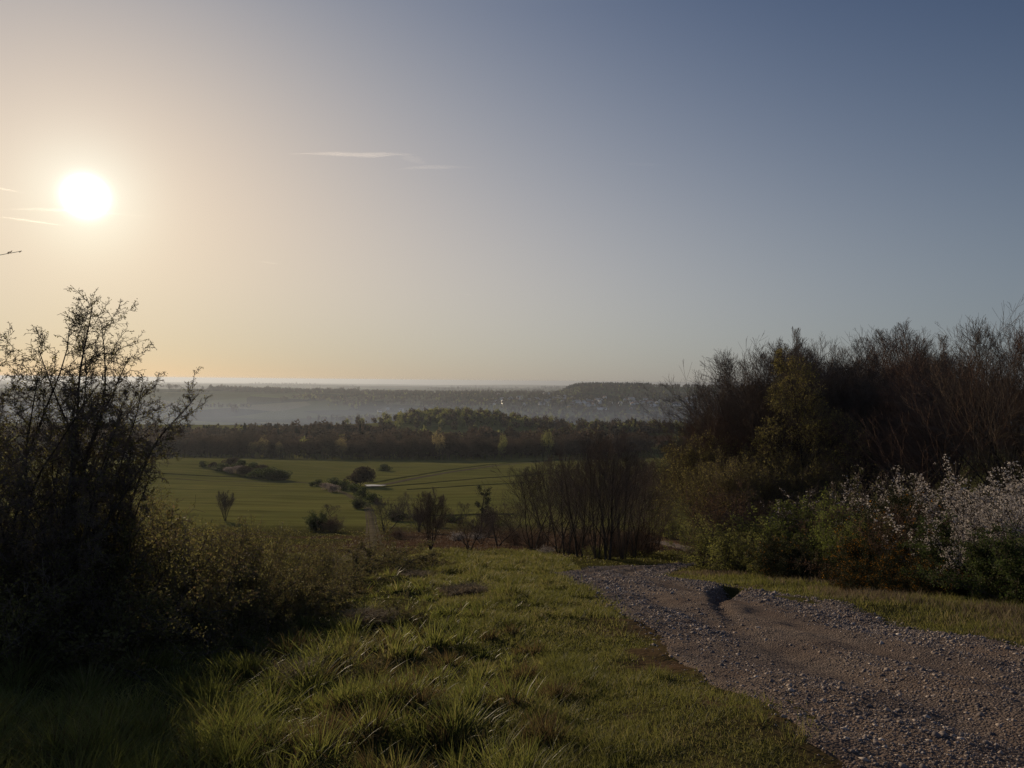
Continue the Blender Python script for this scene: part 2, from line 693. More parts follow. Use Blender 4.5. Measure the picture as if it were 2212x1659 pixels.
def leaf_quads(P, size, rng, asp=.55, axis=None):
    """Rhombic leaves of given half length at points P."""
    n = len(P)
    size = np.broadcast_to(size, (n,))[:, None] * rng.uniform(.65, 1.25, (n, 1))
    a = rand_dirs(rng, n) if axis is None else axis
    b = np.cross(a, rand_dirs(rng, n))
    b /= np.linalg.norm(b, axis=1, keepdims=True) + 1e-9
    V = np.stack([P - a * size, P + b * size * asp, P + a * size, P - b * size * asp], 1).reshape(-1, 3)
    F = np.arange(4 * n).reshape(n, 4)
    return V, F


def along(P0, P1, rng, n, spread):
    """n random points along the given segments."""
    ln = np.linalg.norm(P1 - P0, axis=1)
    i = rng.choice(len(P0), n, p=ln / ln.sum())
    f = rng.random((n, 1))
    return P0[i] * (1 - f) + P1[i] * f + rng.normal(size=(n, 3)) * spread


def clumped(P0, P1, rng, n_cl, per, spread, size_cl):
    c = along(P0, P1, rng, n_cl, spread)
    return np.repeat(c, per, 0) + rng.normal(size=(n_cl * per, 3)) * size_cl


def plant(name, seed, stems, levels, m_bark, m_twig, trunk_lv=1, extra=(), trunk_name='trunk', crown_name='crown',
          min_r=0.0, clip_low=None):
    """extra: (part or None, material, count, per clump, spread, clump size, leaf size, aspect, levels)"""
    rng = np.random.default_rng(seed)
    segs = grow(seed, stems, levels)
    P0, P1, R0, R1, LV = seg_arrays(segs)
    if clip_low is not None:
        low = clip_low
        P0[:, 2], P1[:, 2] = np.maximum(P0[:, 2], low), np.maximum(P1[:, 2], low)
    R0, R1 = np.maximum(R0, min_r), np.maximum(R1, min_r * .8)
    tr = LV <= trunk_lv
    parts = []
    pcs = []
    for lv in range(trunk_lv + 1):
        k = LV == lv
        pcs.append((*tubes(P0[k], P1[k], R0[k], R1[k], 7 if lv == 0 else 5), m_bark))
    parts.append((trunk_name, build_mesh(name + '_' + trunk_name, pcs, True)))
    crown = []
    k = LV > trunk_lv
    if k.any():
        crown.append((*tubes(P0[k], P1[k], R0[k], R1[k], 3), m_twig))
    more = {}
    for pn, m, n_cl, per, spread, scl, lsz, asp, lvs in extra:
        kk = np.isin(LV, lvs)
        pts = clumped(P0[kk], P1[kk], rng, n_cl, per, spread, scl)
        pts[:, 2] = np.maximum(pts[:, 2], 0.02)
        piece = (*leaf_quads(pts, lsz, rng, asp), m)
        if pn is None:
            crown.append(piece)
        else:
            more.setdefault(pn, []).append(piece)
    if crown:
        parts.append((crown_name, build_mesh(name + '_' + crown_name, crown)))
    for pn, pcs in more.items():
        parts.append((pn, build_mesh(name + '_' + pn, pcs)))
    return Proto(name, parts)


# bark, twigs, leaves
M_BARK = bark_mat('bark_grey_brown', (0.030, 0.024, 0.019), (0.085, 0.070, 0.055), 5)
M_BARK_PALE = bark_mat('bark_pale', (0.07, 0.06, 0.05), (0.17, 0.15, 0.12), 5)
M_TWIG = bark_mat('twig_brown', (0.085, 0.066, 0.053), (0.155, 0.122, 0.096), 3)
M_TWIG_RED = bark_mat('twig_red_brown', (0.092, 0.062, 0.048), (0.165, 0.108, 0.080), 2)
M_BUD = leaf_mat('bud_brown', [(0.055, 0.034, 0.022), (0.09, 0.053, 0.033), (0.11, 0.075, 0.042)], .3)
M_LEAF_FRESH = leaf_mat('leaf_fresh', [(0.075, 0.085, 0.022), (0.135, 0.14, 0.038), (0.19, 0.18, 0.06)], .5, 1.5)
M_LEAF_YELLOW = leaf_mat('leaf_yellow_green', [(0.12, 0.115, 0.032), (0.20, 0.175, 0.055), (0.27, 0.225, 0.085)], .5, 1.5)
M_LEAF_DARK = leaf_mat('leaf_dark_green', [(0.022, 0.034, 0.012), (0.040, 0.058, 0.018), (0.065, 0.075, 0.024)], .4, 1.3)
M_LEAF_MID = leaf_mat('leaf_mid_green', [(0.055, 0.070, 0.018), (0.10, 0.12, 0.030), (0.14, 0.15, 0.042)], .45, 1.4)
M_LEAF_HAW = leaf_mat('leaf_hawthorn', [(0.050, 0.042, 0.020), (0.090, 0.086, 0.030), (0.135, 0.125, 0.048)], .5, 1.6)
M_BRAMBLE = leaf_mat('leaf_bramble', [(0.052, 0.038, 0.024), (0.080, 0.078, 0.029), (0.115, 0.108, 0.042), (0.11, 0.078, 0.045)], .45, 1.4)
M_NEEDLE = leaf_mat('needle_dark', [(0.014, 0.020, 0.010), (0.028, 0.036, 0.018)], .2, 1.2)
M_GORSE = leaf_mat('gorse_spine', [(0.018, 0.022, 0.010), (0.035, 0.036, 0.014)], .2, 1.2)
M_GORSE_FL = leaf_mat('gorse_flower', [(0.22, 0.09, 0.012), (0.42, 0.19, 0.02)], .4, 1.2)
M_BLOSSOM = leaf_mat('white_blossom', [(0.25, 0.22, 0.205), (0.48, 0.435, 0.41)], .4, 1.1)
M_BRACKEN = leaf_mat('dead_bracken', [(0.028, 0.016, 0.010), (0.052, 0.031, 0.020), (0.065, 0.046, 0.030)], .4, 1.3)
# ------------------------------------------------------------------ the stony track
def track_point(s, t):
    """s in control units along TRK, t in -1..1 across; returns xy and normal."""
    s = np.clip(s, 0, len(TRK) - 1.001)
    i = s.astype(int)
    f = (s - i)[:, None]
    p = TRK[i] * (1 - f) + TRK[i + 1] * f
    d = TRK[np.minimum(i + 1, len(TRK) - 1), :2] - TRK[np.maximum(i - 1, 0), :2]
    d /= np.linalg.norm(d, axis=1, keepdims=True)
    n = np.stack([d[:, 1], -d[:, 0]], 1)
    return p[:, :2] + n * (t * p[:, 2])[:, None]


def track_height(x, y):
    z = T(x, y)
    z = z - gully_depth(x, y)
    # shallow wheel ruts and washed channels
    for off, a, wv in ((-1.05, .085, .34), (0.65, .085, .36), (1.75, .04, .3)):
        cx = np.interp(y, TRK[:, 1], TRK[:, 0]) + off + .25 * np.sin(y * .33 + off)
        z = z - a * np.exp(-((x - cx) / wv) ** 2)
    z = z + fbm(x, y, 0.55, 3, 91) * 0.035 + fbm(x, y, 0.12, 2, 93) * 0.022
    return z


n_s, n_t = 1500, 84
ss = np.concatenate([np.linspace(1.0 * 24, 8 * 24, 1150), np.linspace(8 * 24 + .2, 14 * 24 - 1, 350)])
tt = np.linspace(-1.16, 1.16, n_t)
S_, T_ = np.meshgrid(ss, tt, indexing='ij')
pxy = track_point(S_.ravel(), T_.ravel())
tx, ty = pxy[:, 0], pxy[:, 1]
edge = track_dist(tx, ty)
tz = track_height(tx, ty) + 0.02 - 0.35 * sstep(-0.10, 0.30, edge)
i_, j_ = np.meshgrid(np.arange(len(ss) - 1), np.arange(n_t - 1), indexing='ij')
tf = np.stack([i_ * n_t + j_, i_ * n_t + j_ + 1, (i_ + 1) * n_t + j_ + 1, (i_ + 1) * n_t + j_], -1).reshape(-1, 4)[:, ::-1]

m_track, t, out = new_mat('stony_track')
geo = t.n('ShaderNodeNewGeometry')
pos = geo.outputs['Position']
n1 = t.noise(0.75, t.vmath('MULTIPLY', pos, (1, 0.35, 0)), 4.0, .6)
dust = t.ramp(n1, [(0.38, (0.088, 0.073, 0.068)), (0.62, (0.158, 0.124, 0.100))])
vor = t.n('ShaderNodeTexVoronoi')
vor.inputs['Scale'].default_value = 38.0
t.put(vor.inputs['Vector'], pos)
vsp = t.n('ShaderNodeSeparateColor')
t.put(vsp.inputs[0], vor.outputs['Color'])
stones = t.ramp(vsp.outputs[0], [(0, (0.55, 0.55, 0.56)), (0.7, (1.0, 1.0, 1.0)), (1.0, (1.65, 1.6, 1.6))])
col = t.mix(0.8, dust, stones, 'MULTIPLY')
col = t.mix(t.math('MULTIPLY_ADD', t.noise(.5, pos, 3.0), 2.4, -.95, clamp=True), col, (0.10, 0.07, 0.055))
p = principled(t, col, .9, .03)
bm = t.n('ShaderNodeBump')
bm.inputs['Strength'].default_value = 0.9
bm.inputs['Distance'].default_value = 0.03
t.put(bm.inputs['Height'], t.math('ADD', t.math('MULTIPLY', vor.outputs['Distance'], -1.2), t.noise(30, pos, 4.0, .7)))
t.put(p.inputs['Normal'], bm.outputs[0])
t.t.links.new(p.outputs[0], out.inputs[0])
tag(obj('track', build_mesh('track', [(np.column_stack([tx, ty, tz]), tf, m_track)], True)), kind='structure')

# loose stones on the track
m_stone, t, out = new_mat('loose_stone')
geo = t.n('ShaderNodeNewGeometry')
col = t.ramp(geo.outputs['Random Per Island'], [(0, (0.088, 0.075, 0.074)), (.5, (0.155, 0.130, 0.120)), (.85, (0.25, 0.20, 0.165)), (1, (0.36, 0.32, 0.29))])
p = principled(t, col, .85, .08)
t.t.links.new(p.outputs[0], out.inputs[0])


def stones(n, rng):
    y = np.exp(rng.uniform(math.log(3.2), math.log(44), n * 2))
    s = np.interp(y, TRK[:, 1], np.arange(len(TRK)))
    tq = rng.uniform(-1.18, 1.10, len(s))
    q = track_point(s, tq)
    x, y = q[:, 0], q[:, 1]
    cover = fbm(x, y * .5, 1.6, 3, 55) + .25 * np.sin(x * 2.1 + 1) + .35 * (tq > .25) - .55 * np.exp(-((tq + .42) / .13) ** 2) - .6 * np.exp(-((tq - .26) / .14) ** 2)
    keep = (cover > rng.uniform(-.55, .75, len(x)))
    keep &= track_dist(x, y) < np.abs(rng.normal(0, .28, len(x))) - .05
    x, y = x[keep][:n], y[keep][:n]
    z = np.where(track_dist(x, y) > .05, T(x, y), track_height(x, y) + .02)
    size = np.clip(rng.lognormal(math.log(.0075), .62, len(x)), .003, .045) * np.clip(y / 7, .8, 3.0) ** .5
    oc = np.array([(1, 0, 0), (0, 1, 0), (-1, 0, 0), (0, -1, 0), (0, 0, 1), (0, 0, -1)], float)
    V = oc[None] * rng.uniform(.55, 1.25, (len(x), 6, 1)) + rng.normal(0, .12, (len(x), 6, 3))
    V[:, :, 2] *= rng.uniform(.45, .9, (len(x), 1))
    a = rng.uniform(0, 6.28, len(x))
    ca_, sa_ = np.cos(a)[:, None], np.sin(a)[:, None]
    V = np.stack([V[:, :, 0] * ca_ - V[:, :, 1] * sa_, V[:, :, 0] * sa_ + V[:, :, 1] * ca_, V[:, :, 2]], 2) * size[:, None, None]
    V += np.column_stack([x, y, z + size * .08])[:, None]
    f = np.array([(0, 1, 4), (1, 2, 4), (2, 3, 4), (3, 0, 4), (1, 0, 5), (2, 1, 5), (3, 2, 5), (0, 3, 5)])
    F = (np.arange(len(x))[:, None, None] * 6 + f[None]).reshape(-1, 3)
    return V.reshape(-1, 3), F


tag(obj('loose_stones', build_mesh('loose_stones', [(*stones(120000, np.random.default_rng(5)), m_stone)])), kind='stuff')

# ------------------------------------------------------------------ grass
M_GRASS = leaf_mat('grass_green', [(0.042, 0.043, 0.013), (0.072, 0.076, 0.020), (0.105, 0.102, 0.030), (0.18, 0.14, 0.075)], .5, 1.6, .6, .15, (.55, .35))
M_GRASS_RANK = leaf_mat('grass_rank', [(0.045, 0.050, 0.014), (0.072, 0.082, 0.020), (0.115, 0.118, 0.030), (0.18, 0.15, 0.07)], .5, 1.7, .5, .25, (.4, .4))
M_STRAW = leaf_mat('grass_straw', [(0.075, 0.055, 0.034), (0.125, 0.095, 0.062), (0.19, 0.155, 0.108)], .4, 1.2, .7, .05)
M_GRASS_BROWN = leaf_mat('grass_brown', [(0.050, 0.035, 0.019), (0.095, 0.066, 0.032), (0.085, 0.075, 0.025)], .45, 1.3)


def blades(P, h, wd, ang, lean, rng, n=3):
    """Grass blades: tapered, bending strips."""
    N = len(P)
    ts = {3: [0, .42, .78, 1.0], 2: [0, .55, 1.0]}[n]
    dirv = np.stack([np.cos(ang), np.sin(ang), np.zeros(N)], 1)
    fa = rng.uniform(0, 6.28, N)
    side = np.stack([np.cos(fa), np.sin(fa), np.zeros(N)], 1)
    vs = []
    for tq in ts[:-1]:
        c = P + dirv * (lean * h * (tq * .35 + tq * tq * .65))[:, None]
        c[:, 2] += h * tq * (1 - .28 * np.minimum(lean, 1.5) * tq)
        wq = (wd * (1 - tq) ** .6)[:, None] * .5
        vs += [c - side * wq, c + side * wq]
    c = P + dirv * (lean * h)[:, None]
    c[:, 2] += h * (1 - .28 * np.minimum(lean, 1.5))
    vs.append(c)
    k = len(vs)
    V = np.stack(vs, 1).reshape(-1, 3)
    b = np.arange(N)[:, None] * k
    Q = [b + np.array([[2 * i, 2 * i + 1, 2 * i + 3, 2 * i + 2]]) for i in range(len(ts) - 2)]
    Tr = b + np.array([[k - 3, k - 2, k - 1]])
    return V, np.concatenate(Q), Tr


def build_grass(name, lst):
    me = bpy.data.meshes.new(name)
    Vs, L, S, MI, ms = [], [], [], [], []
    off = lo = 0
    for _, V, Q, Tr, m in lst:
        if m not in ms:
            ms.append(m)
        Vs.append(V)
        for f in (Q, Tr):
            L.append((f + off).ravel())
            S.append(lo + np.arange(len(f)) * f.shape[1])
            MI.append(np.full(len(f), ms.index(m)))
            lo += f.size
        off += len(V)
    V = np.concatenate(Vs).astype(np.float32)
    me.vertices.add(len(V))
    me.vertices.foreach_set('co', V.ravel())
    L = np.concatenate(L).astype(np.int32)
    me.loops.add(len(L))
    me.loops.foreach_set('vertex_index', L)
    S = np.concatenate(S).astype(np.int32)
    me.polygons.add(len(S))
    me.polygons.foreach_set('loop_start', S)
    me.polygons.foreach_set('material_index', np.concatenate(MI).astype(np.int32))
    for m in ms:
        me.materials.append(m)
    me.update(calc_edges=True)
    return me


def scatter(n, y0, y1, x0f, x1f, rng):
    """Points spread evenly as seen: log-uniform in depth, even across the view."""
    y = np.exp(rng.uniform(math.log(y0), math.log(y1), n))
    x = rng.uniform(0, 1, n) * (x1f(y) - x0f(y)) + x0f(y)
    return x, y


def long_edge(y):
    return 0.55 - 0.075 * np.maximum(y - 8, 0) + 0.35 * np.sin(y * .9) - 0.02 * y


rng = np.random.default_rng(3)
g = np.random.default_rng(17)
pieces = []
# short turf between the tussocks and the track, and all the hillside out to the valley field
x, y = scatter(230000, 2.6, 60, lambda y: np.maximum(long_edge(y) - 1.0 - .03 * y, -.8 * y - 2), lambda y: np.minimum(.8 * y + 2, 3.0 + 0 * y), g)
d = track_dist(x, y)
bare = 1.0 * bare_zone(x, y) + .25 * sstep(.5, 0, d) + .3 * fbm(x, y, .5, 2, 72)
k = (d > g.normal(.0, .16, len(x))) & (bare < g.uniform(.15, .75, len(x)))
x, y = x[k], y[k]
h = g.uniform(.025, .065, len(x)) * (1 + .8 * (fbm(x, y, 1.1, 2, 73) > .10) + 1.6 * (fbm(x, y, .55, 2, 75) > .33)) * np.clip(y / 10, 1, 2.2) * (1 + .9 * sstep(.5, 0, np.abs(x - long_edge(y))))
P = np.column_stack([x, y, T(x, y) - .01])
pieces.append(('mix', *blades(P, h, np.clip(.0011 * y, .004, .035), g.uniform(0, 6.28, len(x)), g.uniform(.2, 1.0, len(x)), g, 2), M_GRASS))
# verge right of the track
x, y = scatter(90000, 8, 60, lambda y: np.interp(y, TRK[:, 1], TRK[:, 0]) + 1.5, lambda y: np.interp(y, TRK[:, 1], TRK[:, 0]) + 7.5, g)
d = track_dist(x, y)
k = d > g.normal(.08, .10, len(x))
x, y, d = x[k], y[k], d[k]
dry = (fbm(x, y, 1.6, 3, 81) + .40 * sstep(.6, 2.0, d) > g.uniform(.1, .7, len(x)))
h = g.uniform(.04, .09, len(x)) + sstep(.2, 1.6, d) * g.uniform(.04, .20, len(x)) * np.where(dry, 1.15, .8)
P = np.column_stack([x, y, T(x, y) - .01])
for sel, m in ((dry, M_STRAW), (~dry, M_GRASS)):
    pieces.append(('mix', *blades(P[sel], h[sel], np.clip(.0009 * y[sel], .005, .03), g.uniform(0, 6.28, sel.sum()), g.uniform(.2, .9, sel.sum()), g, 2), m))
# rank grass base among the tussocks
x, y = scatter(120000, 2.4, 46, lambda y: -.85 * y - 2.5, lambda y: long_edge(y) + .5, g)
h = g.uniform(.04, .13, len(x)) * (1 + .5 * fbm(x, y, 1.4, 2, 83))
patchy = fbm(x, y, 1.7, 3, 85)
straw = patchy > g.uniform(.34, .85, len(x))
brn = (~straw) & (fbm(x, y, 2.3, 3, 87) > g.uniform(.1, .55, len(x)))
P = np.column_stack([x, y, T(x, y) - .02])
a = g.uniform(0, 6.28, len(x))
for sel, m, hf in ((straw, M_STRAW, .75), (brn, M_GRASS_BROWN, 1.0), (~straw & ~brn, M_GRASS_RANK, 1.0)):
    pieces.append(('mix', *blades(P[sel], h[sel] * hf, np.clip(.0009 * y[sel], .005, .025), a[sel], g.uniform(.3, 1.5, sel.sum()) * (1.3 if m is M_STRAW else 1), g, 3 if m is M_GRASS_RANK else 2), m))
tag(obj('short_grass', build_grass('short_grass', pieces[:3])), kind='stuff')
tag(obj('rank_grass', build_grass('rank_grass', pieces[3:])), kind='stuff')

# tussocks: dense bunches that arch outwards
pieces = []
n_tus = 1350
cx, cy = scatter(n_tus, 2.7, 40, lambda y: -.85 * y - 2.0, lambda y: long_edge(y) + .25, g)
size = g.lognormal(0, .28, n_tus) * (1 - .38 * sstep(-2.2, .6, cx))
fres = fbm(cx, cy, 3.0, 3, 97)
per = np.clip(150 * np.clip(7 / cy, .28, 1.25), 50, 190).astype(int)
idx = np.repeat(np.arange(n_tus), per)
N = len(idx)
ra = g.uniform(0, 6.28, N)
rad = np.abs(g.normal(0, .12, N)) * size[idx]
bx, by = cx[idx] + np.cos(ra) * rad, cy[idx] + np.sin(ra) * rad
h = g.uniform(.10, .29, N) * size[idx] * (1 - 1.1 * np.clip(rad - .15, 0, .4)) * np.where(cy[idx] < 12, 1, .85)
lean = g.uniform(.1, .55, N) + rad * 2.2
P = np.column_stack([bx, by, T(bx, by) - .02])
kind = np.where((fres > .1) & (g.random(n_tus) < .45), 1, 0)[idx]
kind = np.where(g.random(N) < .10, 1 - kind, kind)
for kq, m in ((0, M_GRASS_RANK), (1, M_GRASS_BROWN)):
    s_ = kind == kq
    pieces.append(('mix', *blades(P[s_], h[s_], np.clip(g.uniform(.7, 1.3, s_.sum()) * .0016 * by[s_], .0062, .024), ra[s_] + g.normal(0, .5, s_.sum()), lean[s_], g, 3), m))
tag(obj('tussock_grass', build_grass('tussock_grass', pieces)), kind='stuff')

# pale flattened straw patches
pieces = []
for (u, v, rx, ry, n) in ((1003, 1287, .45, .6, 1700), (800, 1350, .4, .4, 1500), (640, 1480, .22, .25, 350), (900, 1250, .6, .6, 500)):
    gx_, gy_, gz_ = G(u, v)
    px_ = gx_ + g.normal(0, rx * .5, n)
    py_ = gy_ + g.normal(0, ry * .5, n)
    P = np.column_stack([px_, py_, T(px_, py_) + .03 + g.uniform(0, .14, n)])
    pieces.append(('mix', *blades(P, g.uniform(.08, .22, n), np.full(n, .0011 * gy_), g.uniform(0, 6.28, n), g.uniform(1.2, 2.4, n), g, 2), M_STRAW))
tag(obj('dry_grass', build_grass('dry_grass', pieces)), kind='stuff')

# coarse growth on the lower slope: brown bracken and rough grass
pieces = []
x, y = scatter(60000, 34, 178, lambda y: -.75 * y, lambda y: np.minimum(.75 * y, 45 + 0 * y), g)
d = np.full(len(x), 9.0)
kk = y < 125
d[kk] = track_dist(x[kk], y[kk])
b = brown_zone(x, y)
k = (d > .2) & (g.random(len(x)) < sstep(180, 120, y) * (.45 + b))
x, y, b = x[k], y[k], b[k]
brn = b > g.uniform(.2, .8, len(x))
P = np.column_stack([x, y, T(x, y) - .03])
h = g.uniform(.08, .22, len(x)) * (1 + brn * .3)
for sel, m in ((brn, M_BRACKEN), (~brn, M_GRASS)):
    pieces.append(('mix', *blades(P[sel], h[sel], .0014 * y[sel], g.uniform(0, 6.28, sel.sum()), g.uniform(.3, 1.3, sel.sum()), g, 2), m))
tag(obj('bracken', build_grass('bracken', pieces[:1])), kind='stuff')
tag(obj('slope_grass', build_grass('slope_grass', pieces[1:])), kind='stuff')
# ------------------------------------------------------------------ hawthorn and thicket on the left
rnd = random.Random(4)


def crown_top(pr):
    zs_ = []
    for _, me in pr.parts:
        a_ = np.empty(len(me.vertices) * 3, np.float32)
        me.vertices.foreach_get('co', a_)
        zs_.append(a_[2::3])
    return float(np.quantile(np.concatenate(zs_), .985))


def fan(rnd, n, r0, spread, ln, rad, jl=.25, tilt0=.05):
    """n stems fanning out of the ground."""
    out = []
    for i in range(n):
        a = 6.283 * (i + rnd.uniform(-.3, .3)) / n
        tl = rnd.uniform(tilt0, spread)
        rr_ = rnd.uniform(.2, 1) * r0
        out.append(((math.cos(a) * rr_, math.sin(a) * rr_, -.08),
                    nrm((math.cos(a) * math.sin(tl), math.sin(a) * math.sin(tl), math.cos(tl))),
                    ln * rnd.uniform(1 - jl, 1 + jl * .5), rad * rnd.uniform(.7, 1.2)))
    return out


def stem_to(p, q, r):
    d = np.array(q, float) - np.array(p, float)
    l = float(np.linalg.norm(d))
    return (tuple(p), tuple(d / l), l, r)


HX, HY = x_at(45, 9.6), 9.6
HZ = float(T(HX, HY))


def haw_tip(u, v, dy):
    """A shoot tip in the hawthorn's own space, dy metres nearer or farther than its stem."""
    y = HY + dy
    return (x_at(u, y) - HX, dy, top_at(u, v, y) - HZ)


haw_stems = []
for (u, v, dy, r) in ((90, 650, -.3, .034), (210, 645, .2, .040), (15, 710, .3, .034), (285, 745, -.2, .030), (140, 735, .4, .03), (-30, 690, 0, .034), (335, 925, .1, .026), (240, 770, -.4, .03), 
                      (305, 800, .3, .030), (-60, 720, -.4, .032), (290, 930, -.5, .03), (330, 970, -.2, .028), (230, 900, -1.0, .028),
                      (-150, 760, .2, .03), (60, 950, -1.5, .026), (180, 1010, -1.6, .026),
                      (300, 1060, -1.1, .026), (40, 800, .9, .028), (60, 720, .5, .03), 
                      (230, 830, .5, .028), (200, 960, .2, .026), (-80, 800, -.6, .028), (-20, 870, .3, .028), (10, 790, -.9, .028), (325, 885, .2, .026),
                      (270, 850, -.6, .026), (-120, 680, .2, .03), (310, 1000, .3, .026), (-60, 930, -.8, .026), (120, 985, -1.3, .026)):
    tip_ = haw_tip(u, v, dy)
    b = (.38 * tip_[0] + rnd.uniform(-.45, .45), .35 * tip_[1] + rnd.uniform(-.35, .35), -.1)
    haw_stems.append(stem_to(b, tip_, r))
haw_levels = [dict(n=16, wob=.08, up=.0, taper=.16, start=.14, kids=2.3, ang=48, ratio=.22, fall=.5, rr=.45),
              dict(n=8, wob=.20, up=.04, taper=.25, start=.1, kids=1.35, ang=50, ratio=.42, fall=.4, rr=.6),
              dict(n=5, wob=.25, up=.02, taper=.4, start=.15, kids=1.5, ang=58, ratio=.38, rr=.6),
              dict(n=2, wob=.25, up=.02, taper=.5)]
hawthorn = plant('hawthorn', 8, haw_stems, haw_levels, M_BARK, M_TWIG, 1,
                 extra=[('foliage', M_LEAF_HAW, 10000, 4, .008, .015, .0125, .6, (2, 3)),
                        ('foliage', M_LEAF_HAW, 4500, 4, .008, .016, .012, .6, (1,))], min_r=.0028)
hawthorn.place((HX, HY, HZ), 0, 1.0, 'tall dark hawthorn with ragged bare shoots reaching up into the sky at the left edge', 'hawthorn')

# low shrubs: a few shared growth forms about 2 m tall
SH_LEV = [dict(n=7, wob=.13, up=.02, taper=.35, start=.15, kids=2.0, ang=46, ratio=.42, fall=.35, rr=.55),
          dict(n=5, wob=.2, up=.03, taper=.35, start=.1, kids=1.7, ang=50, ratio=.5, fall=.4, rr=.6),
          dict(n=3, wob=.25, up=.02, taper=.5)]


def shrub(name, seed, ln, nst, spread, m_leaf, n_leaf, lsz, bark=None, twig=None, r0=.35, rad=.016, extra=(), per=4, scl=.035, lv=SH_LEV, min_r=.003, asp=.6):
    r_ = random.Random(seed)
    ex = [('foliage', m_leaf, n_leaf, per, .03, scl, lsz, asp, (1, 2))] if m_leaf else []
    return plant(name, seed, fan(r_, nst, r0, spread, ln, rad, .3), lv, bark or M_BARK, twig or M_TWIG, 0, extra=ex + list(extra),
                 trunk_name='stem', crown_name='twigs', min_r=min_r, clip_low=.02)


thorn_a = shrub('thorn_bush', 31, 1.75, 22, 1.15, M_BRAMBLE, 5200, .018)
thorn_b = shrub('thorn_bush', 32, 1.65, 20, 1.25, M_LEAF_HAW, 5200, .017)
bramble = shrub('bramble_bush', 33, 1.9, 24, 1.40, M_BRAMBLE, 4200, .025, lv=[dict(n=8, wob=.12, up=-.09, taper=.4, start=.15, kids=1.8, ang=50, ratio=.32, rr=.6), dict(n=4, wob=.2, up=.0, taper=.4, start=.1, kids=1.5, ang=50, ratio=.5), dict(n=2, wob=.25)])


def place_px(proto, u, vb, vt, native_h, wide, label, cat, group=None, rz=None, y=None):
    """Stand a plant on the ground point (u, vb); its top reaches photo height vt."""
    if y is None:
        gx_, gy_, gz_ = G(u, vb)
    else:
        gx_, gy_ = x_at(u, y), y
        gz_ = float(T(gx_, gy_))
    h = top_at(u, vt, gy_) - gz_
    s = h / native_h
    return proto.place((gx_, gy_, gz_ - .02), rnd.uniform(0, 6.28) if rz is None else rz, (s * wide, s * wide, s), label, cat, group)


THK = 'thorn and bramble thicket left of the grass'
for i, (pr, u, vb, vt, wd, lab) in enumerate((
        (thorn_a, 320, 1395, 1110, .85, 'brown thorn bush right below the tall hawthorn'),
        (thorn_b, 230, 1420, 1130, .95, 'dark thorn bush at the foot of the tall hawthorn'),
        (thorn_b, 420, 1350, 1130, .85, 'olive thorn bush second to the right of the hawthorn'),
        (thorn_a, 520, 1325, 1140, .85, 'thorn bush in the middle of the thicket with a spiky top'),
        (bramble, 120, 1440, 1200, 1.0, 'bramble mound in deep shade under the hawthorn'),
        (bramble, 360, 1400, 1220, .95, 'low bramble mound at the front of the thicket under the hawthorn'),
        (thorn_b, 600, 1300, 1160, .9, 'thorn bush right of the spiky middle bush'),
        (bramble, 490, 1365, 1235, .95, 'low bramble mound at the front of the middle thicket'),
        (thorn_a, 680, 1275, 1180, .95, 'rounded thorn bush near the right end of the thicket'),
        (bramble, 600, 1335, 1225, .95, 'brownish bramble mound in front of the rounded thorn bushes'),
        (bramble, 735, 1262, 1200, 1.1, 'last low bramble mound at the right end of the thicket'),
        (bramble, 690, 1305, 1225, 1.0, 'small bramble mound facing the grass at the right end of the thicket'),
        (thorn_a, 290, 1330, 1080, .8, 'leafy thorn bush hidden behind the right side of the hawthorn'),
        (thorn_b, 10, 1450, 1150, 1.0, 'black shaded thorn bush at the very left edge'))):
    place_px(pr, u, vb, vt, crown_top(pr), wd, lab, 'bush', THK)
for (u, vb, vt, lab) in ((830, 1232, 1165, 'thin bramble bush with bare canes at the brow of the slope'),
                         (905, 1222, 1188, 'small brown bramble bush on the brow beside the grass path'),
                         (955, 1226, 1205, 'tiny dark bramble bush farthest right on the brow'),
                         (775, 1245, 1190, 'straggly bramble bush on the brow beside the end of the thicket')):
    place_px(bramble, u, vb, vt, crown_top(bramble), 1.4, lab, 'bush', 'brambles on the brow')
# little briar sprays in the grass
for (u, vb, vt, lab) in ((760, 1500, 1420, 'dark briar spray standing in the grass below the straw patch'),
                         (650, 1330, 1270, 'briar spray in the grass at the foot of the thicket'),
                         (870, 1345, 1290, 'briar twig in the grass beside the pale straw patch')):
    place_px(bramble, u, vb, vt, crown_top(bramble), .8, lab, 'briar', 'briars in the grass')

# the young branch that dips in at the left edge, on a tree standing outside the picture
edge_y = 5.0
ex_, ez_ = x_at(-260, edge_y), 0
ez_ = float(T(ex_, edge_y))
tip = (x_at(44, edge_y) - ex_, 0, top_at(44, 537, edge_y) - ez_)
side = plant('ash_tree', 51, [((0, 0, -.1), (0, .05, 1), 4.0, .055), stem_to((.02, 0, top_at(-255, 596, edge_y) - ez_), tip, .006), stem_to((0, 0, 2.7), (-.8, .5, 4.2), .018),
                              stem_to((0, 0, 3.0), (.2, -.9, 4.6), .018)],
             [dict(n=12, wob=.004, up=.0, taper=.2, start=.6, kids=.7, ang=30, ratio=.045, fall=.3, rr=.6), dict(n=3, wob=.1, up=.1, taper=.5)],
             M_BARK, M_TWIG, 0, extra=[(None, M_BUD, 120, 1, .003, .003, .009, .4, (1,))], min_r=.002)
side.place((ex_, edge_y, ez_), 0, 1, 'thin bare sapling whose budding twig pokes in at the left edge below the sun', 'tree')

